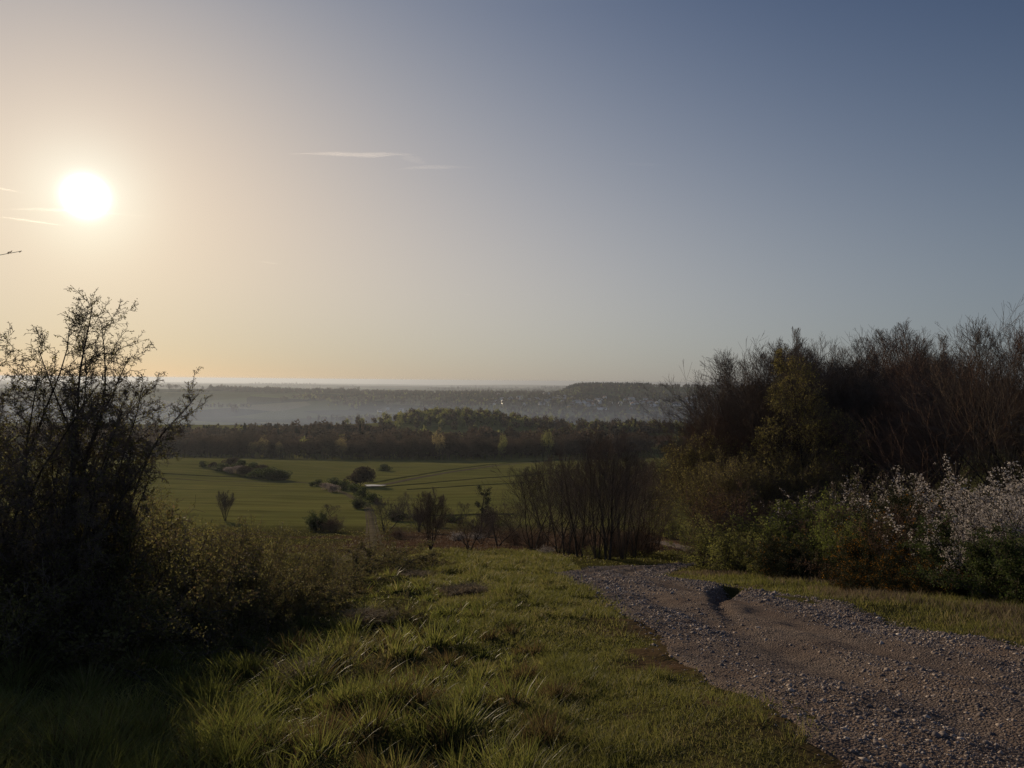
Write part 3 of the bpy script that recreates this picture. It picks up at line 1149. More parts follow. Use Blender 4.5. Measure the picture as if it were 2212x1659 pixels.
# ------------------------------------------------------------------ bare trees
BT = [dict(n=10, wob=.045, up=.04, taper=.10, start=.20, kids=1.6, ang=38, rem=.74, rr=.55),
      dict(n=8, wob=.08, up=.06, taper=.12, start=.16, kids=1.25, ang=33, rem=.72, rr=.55),
      dict(n=5, wob=.07, up=.07, taper=.2, start=.15, kids=1.25, ang=30, rem=.72, rr=.6),
      dict(n=4, wob=.06, up=.06, taper=.3, start=.2, kids=1.0, ang=30, rem=.75, rr=.7),
      dict(n=2, wob=.05, up=.05, taper=.5)]
BT_S = [dict(BT[2], kids=.7), dict(BT[3], kids=.32), BT[4]]
BT_LOW = [dict(BT[0], start=.10)] + BT[1:]


def bare(name, seed, h, nst, spread, rad, lv=BT, buds=3000, mb=M_BARK, mt=M_TWIG, min_r=.006, r0=.3, mbud=M_BUD, bsz=.018, trunk_lv=1):
    r_ = random.Random(seed)
    st = fan(r_, nst, r0, spread, h, rad, .12, 0.0 if nst < 2 else .06)
    return plant(name, seed, st, lv, mb, mt, trunk_lv, extra=[(None, mbud, buds, 1, .01, .01, bsz, .4, (3, 4))], min_r=min_r)


tree_a = bare('bare_tree', 61, 12, 1, .05, .22, [dict(BT[0], ang=40, kids=2.2, start=.30)] + BT[1:])                                  # round-headed beech-like tree
tree_b = bare('bare_tree', 62, 11.5, 3, .36, .13, [dict(BT_LOW[0], kids=.95)] + BT[1:])      # several stems
tree_c = bare('bare_tree', 63, 12, 2, .10, .14, [dict(BT[0], ang=26, rem=.50, kids=1.6, start=.35)] + BT[1:])   # slender
tree_d = bare('bare_tree', 64, 12, 5, .62, .10, [dict(BT_LOW[0], kids=.8)] + BT[1:], 5000, mt=M_TWIG_RED)   # wide red-brown tree
tree_e = bare('bare_tree', 65, 11, 3, .30, .13, [dict(BT[0], start=.32, kids=1.0)] + BT[1:])
birch = bare('birch_tree', 66, 12, 1, .04, .15, [dict(BT[0], n=14, start=.14, ang=46, rem=.42, kids=2.3), dict(BT[1], up=.0, wob=.14), dict(BT[2], up=-.04), dict(BT[3], up=-.06), BT[4]], 30000, mbud=M_LEAF_YELLOW, bsz=.046)
willow = bare('willow_tree', 67, 8.5, 6, .85, .10, [dict(BT_LOW[0], start=.12, kids=.8)] + BT[1:], 36000, mbud=M_LEAF_YELLOW, bsz=.045, mt=M_TWIG)

NAT = {}
for pr in (tree_a, tree_b, tree_c, tree_d, tree_e, birch, willow):
    NAT[pr] = crown_top(pr)
for pr in (thorn_a, thorn_b, bramble):
    NAT[pr] = crown_top(pr)

STAND = 'bare trees of the stand right of the track'
for (pr, u, y, vt, wd, lab, cat) in (
        (tree_d, 1612, 50, 880, .9, 'brown spreading tree low at the left end of the right-hand stand', 'tree'),
        (tree_b, 1668, 47, 756, 1.1, 'round-headed bare tree highest at the left end of the right-hand stand', 'tree'),
        (tree_a, 1640, 55, 836, 1.0, 'bare tree tucked behind the left end of the right-hand stand', 'tree'),
        (tree_c, 1740, 52, 721, .8, 'tall slender bare tree with twin tops behind the leafy birch', 'tree'),
        (tree_c, 1715, 58, 741, .8, 'slender bare tree left of the twin tops behind the birch', 'tree'),
        (birch, 1757, 41, 774, .85, 'birch in fresh yellow-green leaf in front of the bare stand', 'birch'),
        (tree_e, 1822, 48, 761, 1.0, 'bare tree just right of the leafy birch', 'tree'),
        (tree_a, 1868, 50, 714, 1.05, 'tall bare tree with a feathery peak in the middle of the stand', 'tree'),
        (tree_c, 1920, 46, 738, 1.0, 'bare slender tree right of the feathery peak', 'tree'),
        (tree_a, 1975, 47, 761, 1.0, 'rounded dark bare tree right of the middle of the stand', 'tree'),
        (tree_e, 2030, 48, 754, 1.0, 'bare tree with upright twigs right of the rounded dark one', 'tree'),
        (tree_c, 2062, 52, 736, .9, 'slender bare tree rising above its neighbours left of the red-brown trees', 'tree'),
        (tree_d, 2075, 37, 886, 1.0, 'red-brown bushy tree below the tall right-hand ones', 'tree'),
        (tree_d, 2150, 33, 706, 1.0, 'tall red-brown tree with dense twigs at the right edge', 'tree'),
        (tree_b, 2235, 31, 686, 1.0, 'tall red-brown tree cut by the right edge of the picture', 'tree'),
        (tree_a, 1790, 62, 786, 1.1, 'bare tree deep in the stand behind the birch', 'tree'),
        (tree_b, 1895, 64, 776, 1.1, 'bare tree deep in the middle of the stand', 'tree'),
        (tree_a, 2005, 62, 786, 1.1, 'bare tree deep at the right of the stand', 'tree'),
        (tree_b, 1720, 66, 826, 1.1, 'bare tree deep behind the left end of the stand', 'tree'),
        (tree_b, 1612, 50, 815, 1.0, 'bare tree filling the rounded left shoulder of the right-hand stand', 'tree'),
        (tree_d, 1590, 47, 890, .8, 'low brown tree outermost at the left of the right-hand stand', 'tree'),
        (tree_a, 1700, 49, 745, 1.0, 'bare tree close behind the left side of the leafy birch', 'tree'),
        (tree_e, 1845, 45, 790, .9, 'bare tree with a bare lower trunk right of the leafy birch', 'tree'),
        (tree_c, 1890, 44, 800, .9, 'straight bare tree among the dark trunks of the stand', 'tree'),
        (tree_a, 1945, 44, 815, .8, 'bare tree with a clear dark trunk in the middle of the stand', 'tree'),
        (willow, 1550, 45, 947, .88, 'sallow with pale yellow-green catkins leaning out over the track', 'willow'),
        (willow, 1600, 39, 1002, .9, 'yellow-green sallow in front of the left end of the stand', 'willow'),
        (willow, 1690, 40, 977, .8, 'yellow-green sallow beside the foot of the leafy birch', 'willow')):
    place_px(pr, u, None, vt, NAT[pr], wd, lab, cat, STAND if cat == 'tree' else None, y=y)

# trunks deep in the stand are hidden by an undergrowth of shrubs
green_a = shrub('green_shrub', 71, 1.7, 26, .95, M_LEAF_MID, 6000, .022, lv=[dict(SH_LEV[0], ang=32, up=.06), dict(SH_LEV[1], ang=30, up=.07), SH_LEV[2]])
green_b = shrub('green_shrub', 72, 1.8, 22, 1.1, M_LEAF_FRESH, 4300, .020, lv=SH_LEV)
dark_sh = shrub('evergreen_shrub', 73, 1.7, 24, 1.1, M_LEAF_DARK, 6500, .026)
gorse = shrub('gorse_bush', 74, 1.45, 28, 1.15, M_GORSE, 5200, .034, twig=M_GORSE, asp=.22, per=5,
              extra=[('flowers', M_GORSE_FL, 1500, 4, .02, .03, .014, .7, (2,))])
gorse_d = shrub('gorse_bush', 75, 1.45, 28, 1.0, M_GORSE, 6500, .036, twig=M_GORSE, asp=.22, per=5,
                extra=[('flowers', M_GORSE_FL, 420, 4, .02, .03, .014, .7, (2,))])
black_a = shrub('blackthorn_bush', 76, 2.0, 24, .95, None, 0, 0, twig=M_BARK, rad=.018,
                extra=[('blossom', M_BLOSSOM, 5200, 4, .01, .022, .016, .85, (1, 2))])
black_b = shrub('blackthorn_bush', 77, 2.0, 24, .95, M_BRAMBLE, 900, .015, twig=M_TWIG, rad=.018,
                extra=[('blossom', M_BLOSSOM, 1000, 3, .01, .02, .013, .85, (2,))])
briar = shrub('brown_shrub', 78, 1.8, 24, 1.0, M_BUD, 2400, .018, twig=M_TWIG_RED)
for pr in (green_a, green_b, dark_sh, gorse, gorse_d, black_a, black_b, briar):
    NAT[pr] = crown_top(pr)
for (pr, u, y, vt, wd, lab, cat) in (
        (green_b, 1528, 31, 1135, 1.1, 'olive bush at the left end of the right-hand shrubs where the track bends', 'bush'),
        (green_b, 1590, 29, 1130, 1.3, 'olive bush second from the left of the right-hand shrubs', 'bush'),
        (briar, 1575, 36, 1060, 1.0, 'brown twiggy bush under the yellow-green sallows', 'bush'),
        (briar, 1640, 31, 1100, 1.1, 'brown twiggy bush left of the bright green shrub', 'bush'),
        (green_a, 1728, 29, 1085, 1.15, 'bright green rounded shrub below the leafy birch', 'bush'),
        (green_b, 1655, 26.5, 1160, 1.0, 'small olive bush left of the dark gorse', 'bush'),
        (gorse_d, 1708, 24.3, 1170, 1.1, 'near-black gorse bush with a few orange flowers on top', 'gorse'),
        (green_a, 1850, 24.5, 1120, 1.0, 'bright green shrub between the two gorse bushes', 'bush'),
        (black_b, 1790, 31, 1075, 1.2, 'thin blackthorn with faint blossom behind the bright green shrubs', 'blackthorn'),
        (black_b, 1905, 29, 1060, 1.2, 'thinly flowering blackthorn in front of the dark trunks', 'blackthorn'),
        (black_b, 2000, 27, 1045, 1.2, 'greyish blackthorn in half blossom left of the white ones', 'blackthorn'),
        (black_a, 2080, 26, 1040, 1.15, 'blackthorn crowned with white blossom below the red-brown trees', 'blackthorn'),
        (black_a, 2190, 20.5, 1040, 1.2, 'large blackthorn white with blossom at the right edge', 'blackthorn'),
        (black_a, 2175, 17.5, 1085, .85, 'nearest blackthorn branchy with thick white blossom at the right edge', 'blackthorn'),
        (gorse, 1898, 20.8, 1140, .8, 'upright gorse bush with orange flowers beside the bright green shrub', 'gorse'),
        (gorse, 1880, 19.4, 1215, 1.2, 'low spreading gorse full of orange flowers at the verge', 'gorse'),
        (gorse, 1965, 18.6, 1195, 1.1, 'low orange-flowered gorse in front of the shaded blackthorn', 'gorse'),
        (gorse, 2045, 17.6, 1215, 1.1, 'orange-flowered gorse at the verge near the right end', 'gorse'),
        (gorse_d, 2010, 23.5, 1085, 1.0, 'dark gorse bush high among the blackthorns', 'gorse'),
        (dark_sh, 2090, 18.8, 1130, 1.1, 'dark green bush below the white blossom', 'bush'),
        (dark_sh, 2165, 16.8, 1160, 1.1, 'dark green bush at the verge by the right edge', 'bush'),
        (dark_sh, 2235, 15.6, 1150, 1.1, 'dark green bush cut by the right edge', 'bush'),
        (briar, 1960, 21.0, 1110, 1.1, 'brown shaded bush behind the upright gorse', 'bush'),
        (briar, 1815, 27.5, 1110, 1.1, 'brown bush behind the near-black gorse', 'bush'),
        (dark_sh, 1775, 27, 1165, 1.0, 'dark bush filling the gap behind the near-black gorse', 'bush'),
        (gorse_d, 1800, 22.6, 1205, 1.0, 'small gorse bush between the near-black and the orange ones', 'gorse')):
    place_px(pr, u, None, vt, NAT[pr], wd, lab, cat, 'shrubs along the right verge', y=y)

# ------------------------------------------------------------------ tall clump left of the bend and the single trees on the slope
CL = 'bare trees of the clump by the bend'
slim_a = bare('slim_tree', 81, 9, 2, .16, .085, [dict(BT[0], start=.10, ang=30, rem=.6, kids=1.2), dict(BT[1], kids=1.0)] + BT_S, 300, min_r=.008)
slim_b = bare('slim_tree', 82, 9, 3, .34, .075, [dict(BT[0], start=.08, ang=40, rem=.72, kids=.9), dict(BT[1], kids=1.0)] + BT_S, 300, min_r=.008)
slim_c = bare('slim_tree', 83, 9, 6, .36, .05, [dict(BT[0], start=.06, ang=24, rem=.55, up=.05, kids=.6), dict(BT[1], kids=1.0, ang=26)] + BT_S, 400, min_r=.008)
vase = bare('vase_tree', 84, 6.5, 9, .46, .05, [dict(BT[0], start=.12, ang=20, up=.05, rem=.55, kids=.7), dict(BT[1], kids=1.0, ang=24)] + BT_S, 300, min_r=.009, r0=.12)
oak = bare('bare_oak', 85, 5.0, 3, .66, .09, [dict(BT[0], n=8, start=.2, wob=.13, ang=46, kids=1.0), dict(BT[1], wob=.16, ang=42, kids=1.1)] + BT_S, 150, min_r=.010, r0=.08)
for pr in (slim_a, slim_b, slim_c, vase, oak):
    NAT[pr] = crown_top(pr)
for (pr, u, vb, vt, wd, lab) in (
        (slim_b, 1150, 1190, 1002, 1.3, 'bare tree with drooping branches at the left side of the clump by the bend'),
        (slim_b, 1205, 1194, 982, 1.2, 'dark-stemmed bare tree second from the left in the clump by the bend'),
        (slim_a, 1222, 1200, 994, 1.0, 'straight bare tree with a forked trunk left of the clump middle'),
        (slim_a, 1252, 1203, 967, 1.0, 'slim bare tree with reddish tips in the clump by the bend'),
        (slim_c, 1288, 1207, 930, 1.0, 'tallest bare tree of the clump by the bend, left stem of its peak'),
        (slim_a, 1312, 1209, 927, 1.0, 'tallest bare tree of the clump by the bend, right stem of its peak'),
        (slim_c, 1345, 1208, 967, .9, 'many-stemmed bare tree right of the tallest in the clump by the bend'),
        (slim_b, 1372, 1205, 992, 1.0, 'bare tree with fine stems toward the right of the clump by the bend'),
        (slim_c, 1402, 1196, 997, 1.1, 'bushy bare tree at the right side of the clump by the bend'),
        (slim_c, 1420, 1180, 1022, 1.2, 'low twiggy bare tree farthest right in the clump by the bend'),
        (slim_a, 1180, 1178, 1012, 1.2, 'bare tree standing back at the left of the clump by the bend'),
        (slim_b, 1330, 1185, 972, 1.2, 'bare tree standing back in the middle of the clump by the bend'),
        (slim_b, 1265, 1180, 992, 1.2, 'bare tree standing back left of the peak of the clump by the bend'),
        (slim_c, 1385, 1180, 1012, 1.2, 'bare tree standing back at the right of the clump by the bend')):
    place_px(pr, u, vb, vt, NAT[pr], wd, lab, 'tree', CL)
for (pr, u, vb, vt, wd, lab) in (
        (vase, 930, 1190, 1060, .95, 'vase-shaped bare tree with many stems on the slope left of the pine'),
        (oak, 1014, 1190, 1092, 1.0, 'small spreading bare tree with a crooked trunk in front of the pine'),
        (oak, 832, 1155, 1072, 1.0, 'bare tree right beside the rutted valley path'),
        (slim_a, 869, 1126, 1064, 1.1, 'small bare tree on the field edge above the dark thicket'),
        (oak, 1075, 1180, 1090, 1.1, 'dark bare tree between the pine and the tall clump'),
        (vase, 905, 1150, 1095, 1.1, 'low bare bush-like tree behind the vase-shaped tree'),
        (slim_b, 1115, 1180, 1085, 1.2, 'low bare tree at the left foot of the tall clump'),
        (vase, 486, 1125, 1062, .9, 'faint bare tree standing in the field behind the left thicket'),
        (oak, 712, 1115, 1088, 1.3, 'small dark bare tree behind the round bushes in the field corner'),
        (oak, 1040, 1175, 1120, 1.0, 'small bare tree under the pine')):
    place_px(pr, u, vb, vt, NAT[pr], wd, lab, 'tree', 'single bare trees on the slope')

# the little pine
r_ = random.Random(9)
pst = [((0, 0, -.1), (0, 0, 1), 6.0, .13)]
psegs = grow(91, pst, [dict(n=12, wob=.05, up=.05, taper=.3, start=.3, kids=2.2, ang=78, ratio=.30, fall=.45, rr=.4), dict(n=4, wob=.12, up=.08, taper=.4, start=.3, kids=1.4, ang=40, ratio=.4), dict(n=2, wob=.2)])
P0, P1, R0, R1, LV = seg_arrays(psegs)
rng2 = np.random.default_rng(91)
k1 = LV == 0
pts = clumped(P0[LV == 2], P1[LV == 2], rng2, 190, 16, .05, .13)
pine = Proto('pine_tree', [('trunk', build_mesh('pine_trunk', [(*tubes(P0[k1], P1[k1], R0[k1], R1[k1], 7), M_BARK)], True)),
                           ('crown', build_mesh('pine_crown', [(*tubes(P0[~k1], P1[~k1], np.maximum(R0[~k1], .01), np.maximum(R1[~k1], .008), 4), M_BARK),
                                                               (*leaf_quads(pts, .12, rng2, .22), M_NEEDLE)]))])
NAT[pine] = 6.1
place_px(pine, 1040, 1150, 1055, 6.1, 1.0, 'small dark pine with ragged layered branches against the green field', 'pine')

# bushes on the slope
for (pr, u, vb, vt, wd, lab, cat) in (
        (dark_sh, 690, 1148, 1108, 1.15, 'dark round bush in the field corner behind the thicket', 'bush'),
        (briar, 718, 1150, 1115, 1.2, 'reddish round bush beside the dark one in the field corner', 'bush'),
        (dark_sh, 775, 1099, 1076, 1.1, 'small round bush beside the bend of the valley path', 'bush'),
        (dark_sh, 858, 1125, 1102, 1.6, 'dark bush on the slope behind the tree by the rutted path', 'bush'),
        (dark_sh, 905, 1125, 1112, 2.0, 'low dark bush along the field edge left of the pine', 'bush'),
        (dark_sh, 975, 1128, 1112, 2.2, 'low dark bush along the field edge below the pine', 'bush'),
        (briar, 1060, 1132, 1112, 2.0, 'brown bush along the field edge right of the pine', 'bush'),
        (black_a, 990, 1168, 1150, 1.6, 'low blackthorn with grey-white blossom behind the crooked little tree', 'blackthorn'),
        (black_a, 1030, 1166, 1150, 1.6, 'low blackthorn in blossom right of the crooked little tree', 'blackthorn'),
        (black_a, 1180, 1199, 1180, 1.3, 'small white-flowering blackthorn at the foot of the tall clump', 'blackthorn'),
        (black_b, 1230, 1195, 1178, 1.4, 'flowering blackthorn between the trunks of the tall clump', 'blackthorn'),
        (green_b, 1290, 1206, 1178, 1.3, 'small leafy bush under the middle of the tall clump', 'bush'),
        (briar, 1110, 1176, 1140, 1.4, 'brown scrub bush at the left foot of the tall clump', 'bush'),
        (briar, 860, 1165, 1140, 1.6, 'low brown scrub bush right of the rutted valley path', 'bush'),
        (briar, 1160, 1188, 1140, 1.5, 'brown undergrowth bush left under the clump by the bend', 'bush'),
        (briar, 1245, 1198, 1145, 1.3, 'brown undergrowth bush between the first trunks of the clump', 'bush'),
        (briar, 1325, 1204, 1140, 1.3, 'brown undergrowth bush below the peak of the clump', 'bush'),
        (briar, 1375, 1200, 1130, 1.4, 'brown undergrowth bush right under the clump by the bend', 'bush'),
        (briar, 1050, 1160, 1130, 1.6, 'brown scrub bush between the pine and the clump', 'bush'),
        (briar, 945, 1140, 1115, 1.6, 'brown scrub bush behind the vase-shaped tree', 'bush'),
        (green_b, 1450, 1165, 1100, 1.0, 'dim bush in the gap where the track drops away', 'bush')):
    place_px(pr, u, vb, vt, NAT[pr], wd, lab, cat, 'bushes on the slope')
# ------------------------------------------------------------------ valley field: paths, banks, puddle
def ribbon(name, pts_uv, half, mat, lift=.06, n=14, kind='structure', wob=.3, prof=None, seed=1):
    """A strip of ground following photo points dropped on the terrain."""
    P = np.array([G(u, v)[:2] for u, v in pts_uv])
    C = catmull(P, n)
    d = np.gradient(C, axis=0)
    d /= np.linalg.norm(d, axis=1, keepdims=True) + 1e-9
    nn = np.stack([d[:, 1], -d[:, 0]], 1)
    prof = prof or [(-1.15, -.12), (-1, 0), (-.5, 0), (0, 0), (.5, 0), (1, 0), (1.15, -.12)]
    hw = half * (1 + wob * fbm(C[:, 0], C[:, 1], 9, 2, seed))
    rows = []
    for a, dz in prof:
        q = C + nn * (a * hw)[:, None]
        rows.append(np.column_stack([q, T(q[:, 0], q[:, 1]) + lift + dz]))
    V = np.stack(rows, 1).reshape(-1, 3)
    k = len(prof)
    i, j = np.meshgrid(np.arange(len(C) - 1), np.arange(k - 1), indexing='ij')
    F = np.stack([i * k + j, i * k + j + 1, (i + 1) * k + j + 1, (i + 1) * k + j], -1).reshape(-1, 4)[:, ::-1]
    return tag(obj(name, build_mesh(name, [(V, F, mat)], True)), kind=kind)


M_DIRT = bark_mat('pale_earth', (0.08, 0.066, 0.045), (0.15, 0.12, 0.085), .35)
M_DIRT2 = bark_mat('dull_earth', (0.060, 0.051, 0.031), (0.112, 0.094, 0.063), .25)
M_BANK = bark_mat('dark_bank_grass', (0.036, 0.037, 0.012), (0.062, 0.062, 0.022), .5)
rut = [(-1.15, -.12), (-.95, 0), (-.62, -.10), (-.35, .05), (0, .08), (.35, .05), (.62, -.10), (.95, 0), (1.15, -.12)]
ribbon('path', [(778, 1215), (800, 1185), (806, 1158), (803, 1132), (800, 1112), (793, 1096), (775, 1082), (750, 1068), (722, 1056), (700, 1046)], 1.2, M_DIRT2, .08, prof=rut, seed=2)
ribbon('path', [(800, 1053), (850, 1043), (920, 1029), (1000, 1016), (1090, 1004), (1180, 996), (1260, 990), (1330, 985)], 2.0, M_DIRT2, .08, n=20, seed=3)
ribbon('path', [(690, 1046), (640, 1042), (560, 1041), (470, 1040), (380, 1034)], 1.0, M_DIRT2, .08, seed=4)
ribbon('path', [(1405, 953), (1440, 952.5), (1500, 952)], 1.6, M_DIRT, .10, seed=6)
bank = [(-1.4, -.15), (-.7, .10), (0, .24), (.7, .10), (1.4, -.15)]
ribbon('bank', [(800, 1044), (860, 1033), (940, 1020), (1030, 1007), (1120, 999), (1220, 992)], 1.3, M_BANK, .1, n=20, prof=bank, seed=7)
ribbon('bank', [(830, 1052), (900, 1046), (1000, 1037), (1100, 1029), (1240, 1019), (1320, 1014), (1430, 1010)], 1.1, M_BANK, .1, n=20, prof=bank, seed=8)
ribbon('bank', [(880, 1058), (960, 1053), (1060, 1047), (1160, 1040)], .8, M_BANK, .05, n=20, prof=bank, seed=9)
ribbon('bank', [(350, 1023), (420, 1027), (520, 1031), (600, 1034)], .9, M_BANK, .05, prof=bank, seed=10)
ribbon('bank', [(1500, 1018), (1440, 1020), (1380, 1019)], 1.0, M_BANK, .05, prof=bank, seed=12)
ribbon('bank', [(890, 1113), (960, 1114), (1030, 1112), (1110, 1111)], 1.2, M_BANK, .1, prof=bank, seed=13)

m_water, t, out = new_mat('still_water')
p = principled(t, (0.02, 0.022, 0.022), .04, .5)
t.t.links.new(p.outputs[0], out.inputs[0])
wx, wy, wz = G(808, 1049.5)
ang_ = np.linspace(0, 6.283, 40, endpoint=False)
rad_ = 1 + .18 * np.sin(ang_ * 3 + 1) + .1 * np.sin(ang_ * 5)
wl = 4.4
wp = np.column_stack([wx + np.cos(ang_) * rad_ * wl, wy + np.sin(ang_) * rad_ * 2.6, np.zeros(40)])
wp[:, 2] = float(np.max(T(wp[:, 0], wp[:, 1]))) + .03
skirt = wp * (1, 1, 1)
skirt[:, 2] -= 1.6
wv = np.vstack([wp, skirt, [[wx, wy, wp[0, 2]]]])
k_ = np.arange(40)
wf = np.stack([k_, (k_ + 1) % 40, np.full(40, 80)], 1)
sf = np.stack([k_, k_ + 40, (k_ + 1) % 40 + 40, (k_ + 1) % 40], 1)
tag(obj('puddle', build_mesh('puddle', [(wv, wf, m_water), (wv, sf, M_BANK)])), 'long pale puddle shining on the valley path beside the round bare bush', 'puddle', kind='thing')

# ------------------------------------------------------------------ crowns for distant trees
def far_crown(rng, h, wdt, n, base=.22, asp=.5, leaf=.55, lumps=9, top=1.0, cone=False):
    """Leaf clumps spread through a lumpy crown (height h, width wdt)."""
    if cone:
        z = rng.uniform(.08, 1, n) ** .8
        r = (1 - z) * wdt * .5 * (.75 + .35 * np.sin(z * 38)) * rng.uniform(.3, 1, n) ** .5
        a = rng.uniform(0, 6.283, n)
        P = np.column_stack([np.cos(a) * r, np.sin(a) * r, z * h])
    else:
        lc = rand_dirs(rng, lumps) * rng.uniform(.35, .8, (lumps, 1))
        lr = rng.uniform(.30, .55, lumps)
        i = rng.integers(0, lumps, n)
        P = lc[i] + rand_dirs(rng, n) * (lr[i] * rng.uniform(.55, 1.0, n) ** .5)[:, None]
        P[:, :2] *= wdt * .5
        zc = h * (base + (1 - base) / 2)
        P[:, 2] = zc + P[:, 2] * h * (1 - base) / 2 * .95
        P[:, 2] = np.clip(P[:, 2], .02 * h, None)
    return leaf_quads(P, leaf, rng, asp)


def far_tree(name, seed, h, wdt, n, m_crown, leaf, base=.22, asp=.35, cone=False, limbs=True, lumps=9):
    rng = np.random.default_rng(seed)
    pcs = []
    if limbs:
        r_ = random.Random(seed)
        sg = grow(seed, [((0, 0, -.5), (0, 0, 1), h * .74, h * .018)],
                  [dict(n=8, wob=.05, up=.03, taper=.2, start=.25, kids=1.8 if not cone else .0, ang=45, ratio=.42, fall=.4),
                   dict(n=4, wob=.14, up=.06, taper=.3, start=.3, kids=1.6, ang=40, ratio=.5), dict(n=2, wob=.15, up=.05)])
        P0, P1, R0, R1, LV = seg_arrays(sg)
        pcs.append((*tubes(P0, P1, np.maximum(R0, .05), np.maximum(R1, .04), 4), M_BARK))
    pcs.append((*far_crown(rng, h, wdt, n, base, asp, leaf, lumps, cone=cone), m_crown))
    return build_mesh(name, pcs)


M_FAR_BROWN = leaf_mat('far_crown_brown', [(0.042, 0.030, 0.023), (0.075, 0.053, 0.039), (0.095, 0.070, 0.050)], .3, 1.2, spec=0.0)
M_FAR_DARK = leaf_mat('far_crown_dark', [(0.034, 0.028, 0.021), (0.066, 0.052, 0.036)], .3, 1.2, spec=0.0)
M_FAR_PALE = leaf_mat('far_crown_pale', [(0.15, 0.125, 0.06), (0.26, 0.21, 0.105)], .5, 1.3, spec=0.0)
M_FAR_GREEN = leaf_mat('far_crown_green', [(0.12, 0.13, 0.042), (0.20, 0.195, 0.075)], .45, 1.3, spec=0.0)
M_FAR_CON = leaf_mat('far_conifer', [(0.014, 0.018, 0.012), (0.026, 0.030, 0.018)], .1, 1.1, spec=0.0)

wood_mesh = {}
for i in range(5):
    wood_mesh['brown', i] = far_tree('wood_tree', 200 + i, 20, 13, 1100, M_FAR_BROWN if i % 2 == 0 else M_FAR_DARK, .55, base=.30, lumps=12)
for i in range(2):
    wood_mesh['pale', i] = far_tree('pale_tree', 210 + i, 17, 11, 1300, M_FAR_PALE, .42, base=.18, lumps=12)
    wood_mesh['green', i] = far_tree('green_tree', 215 + i, 15, 11, 1000, M_FAR_GREEN, .5, base=.1, lumps=12)
for i in range(2):
    wood_mesh['conifer', i] = far_tree('conifer', 220 + i, 19, 6.5, 800, M_FAR_CON, .6, cone=True, limbs=True)
for i in range(3):
    wood_mesh['bush', i] = far_tree('field_bush', 230 + i, 4.2, 6.0, 3600, M_FAR_BROWN if i == 0 else M_LEAF_DARK, .20, base=-.1, limbs=False, lumps=16)
wood_mesh['bush', 3] = far_tree('field_bush', 236, 4.2, 6.0, 3200, M_FAR_DARK, .22, base=-.05, limbs=True, lumps=10)
m_pink = leaf_mat('grey_pink_blossom', [(0.16, 0.12, 0.10), (0.30, 0.25, 0.22)], .35, 1.1)
wood_mesh['bush', 4] = far_tree('blossom_bush', 237, 4.2, 6.0, 3200, m_pink, .18, base=-.1, limbs=False, lumps=16)


def wood_tree(kind, i, x, y, sc, label, cat='tree', group=None, name=None):
    nm = name or {'brown': 'wood_tree', 'pale': 'pale_tree', 'green': 'green_tree', 'conifer': 'conifer', 'bush': 'field_bush'}[kind]
    o = obj(nm, wood_mesh[kind, i], None, (x, y, float(T(x, y)) - .3), rnd.uniform(0, 6.28), sc)
    return tag(o, label, cat, group)


# front edge of the valley wood
WE = np.array([(-420, 585), (-300, 600), (-200, 612), (-80, 625), (-10, 645), (62, 682), (110, 722), (152, 752)], float)


def wood_edge(x):
    return np.interp(x, WE[:, 0], WE[:, 1])


WOOD = 'trees of the dark valley wood'
wr = np.random.default_rng(77)
# individuals: front rows
xs = np.concatenate([np.arange(-330, 146, 6.6) + wr.normal(0, 1.3, len(np.arange(-330, 146, 6.6))),
                     np.arange(-336, 150, 7.8) + wr.normal(0, 1.6, len(np.arange(-336, 150, 7.8))),
                     np.arange(-340, 154, 9.0) + wr.normal(0, 2, len(np.arange(-340, 154, 9.0)))])
row = np.concatenate([np.zeros(len(np.arange(-330, 146, 6.6))), np.ones(len(np.arange(-336, 150, 7.8))), 2 * np.ones(len(np.arange(-340, 154, 9.0)))])
for x, rw in zip(xs, row):
    y = wood_edge(x) + 5 + rw * 11 + wr.normal(0, 2.2)
    s = wr.uniform(.78, 1.12) * (1.0 if rw else .9)
    wood_tree('brown', int(wr.integers(0, 5)), float(x), float(y), (s * wr.uniform(1.0, 1.4), s * 1.2, s * wr.uniform(.9, 1.08)),
              'bare brown tree packed among others along the front of the dark valley wood', 'tree', WOOD)
for (u, vt, y, kd, i, s, lab) in ((548, 948, 611, 'pale', 0, .9, 'pale yellowish tree at the wood edge, leftmost of the pale ones'),
                                  (572, 940, 613, 'pale', 1, .95, 'pale yellowish tree second from the left at the wood edge'),
                                  (605, 950, 610, 'pale', 0, .85, 'narrow pale tree right of the two leftmost pale ones at the wood edge'),
                                  (740, 938, 620, 'pale', 1, 1.15, 'large rounded pale tree standing out before the middle of the dark wood'),
                                  (706, 958, 618, 'pale', 0, .8, 'small pale tree left of the large rounded pale one'),
                                  (950, 925, 650, 'pale', 1, 1.2, 'golden-brown tree crown at the wood edge above the dark field bank'),
                                  (1085, 930, 690, 'green', 0, .9, 'small yellow-topped tree in the right half of the dark wood'),
                                  (1185, 918, 720, 'green', 1, 1.0, 'yellow-topped tree near the right end of the dark wood'),
                                  (465, 912, 880, 'green', 1, 1.2, 'dull green round tree among the dark conifers of the wood')):
    if y < 800:
        y = wood_edge(x_at(u, y)) - 2.5
    x = x_at(u, y)
    h = top_at(u, vt, y) - float(T(x, y))
    nat = {'pale': 17.0, 'green': 15.0}[kd]
    wood_tree(kd, i, x, y, (s, s, h / nat), lab, 'tree')


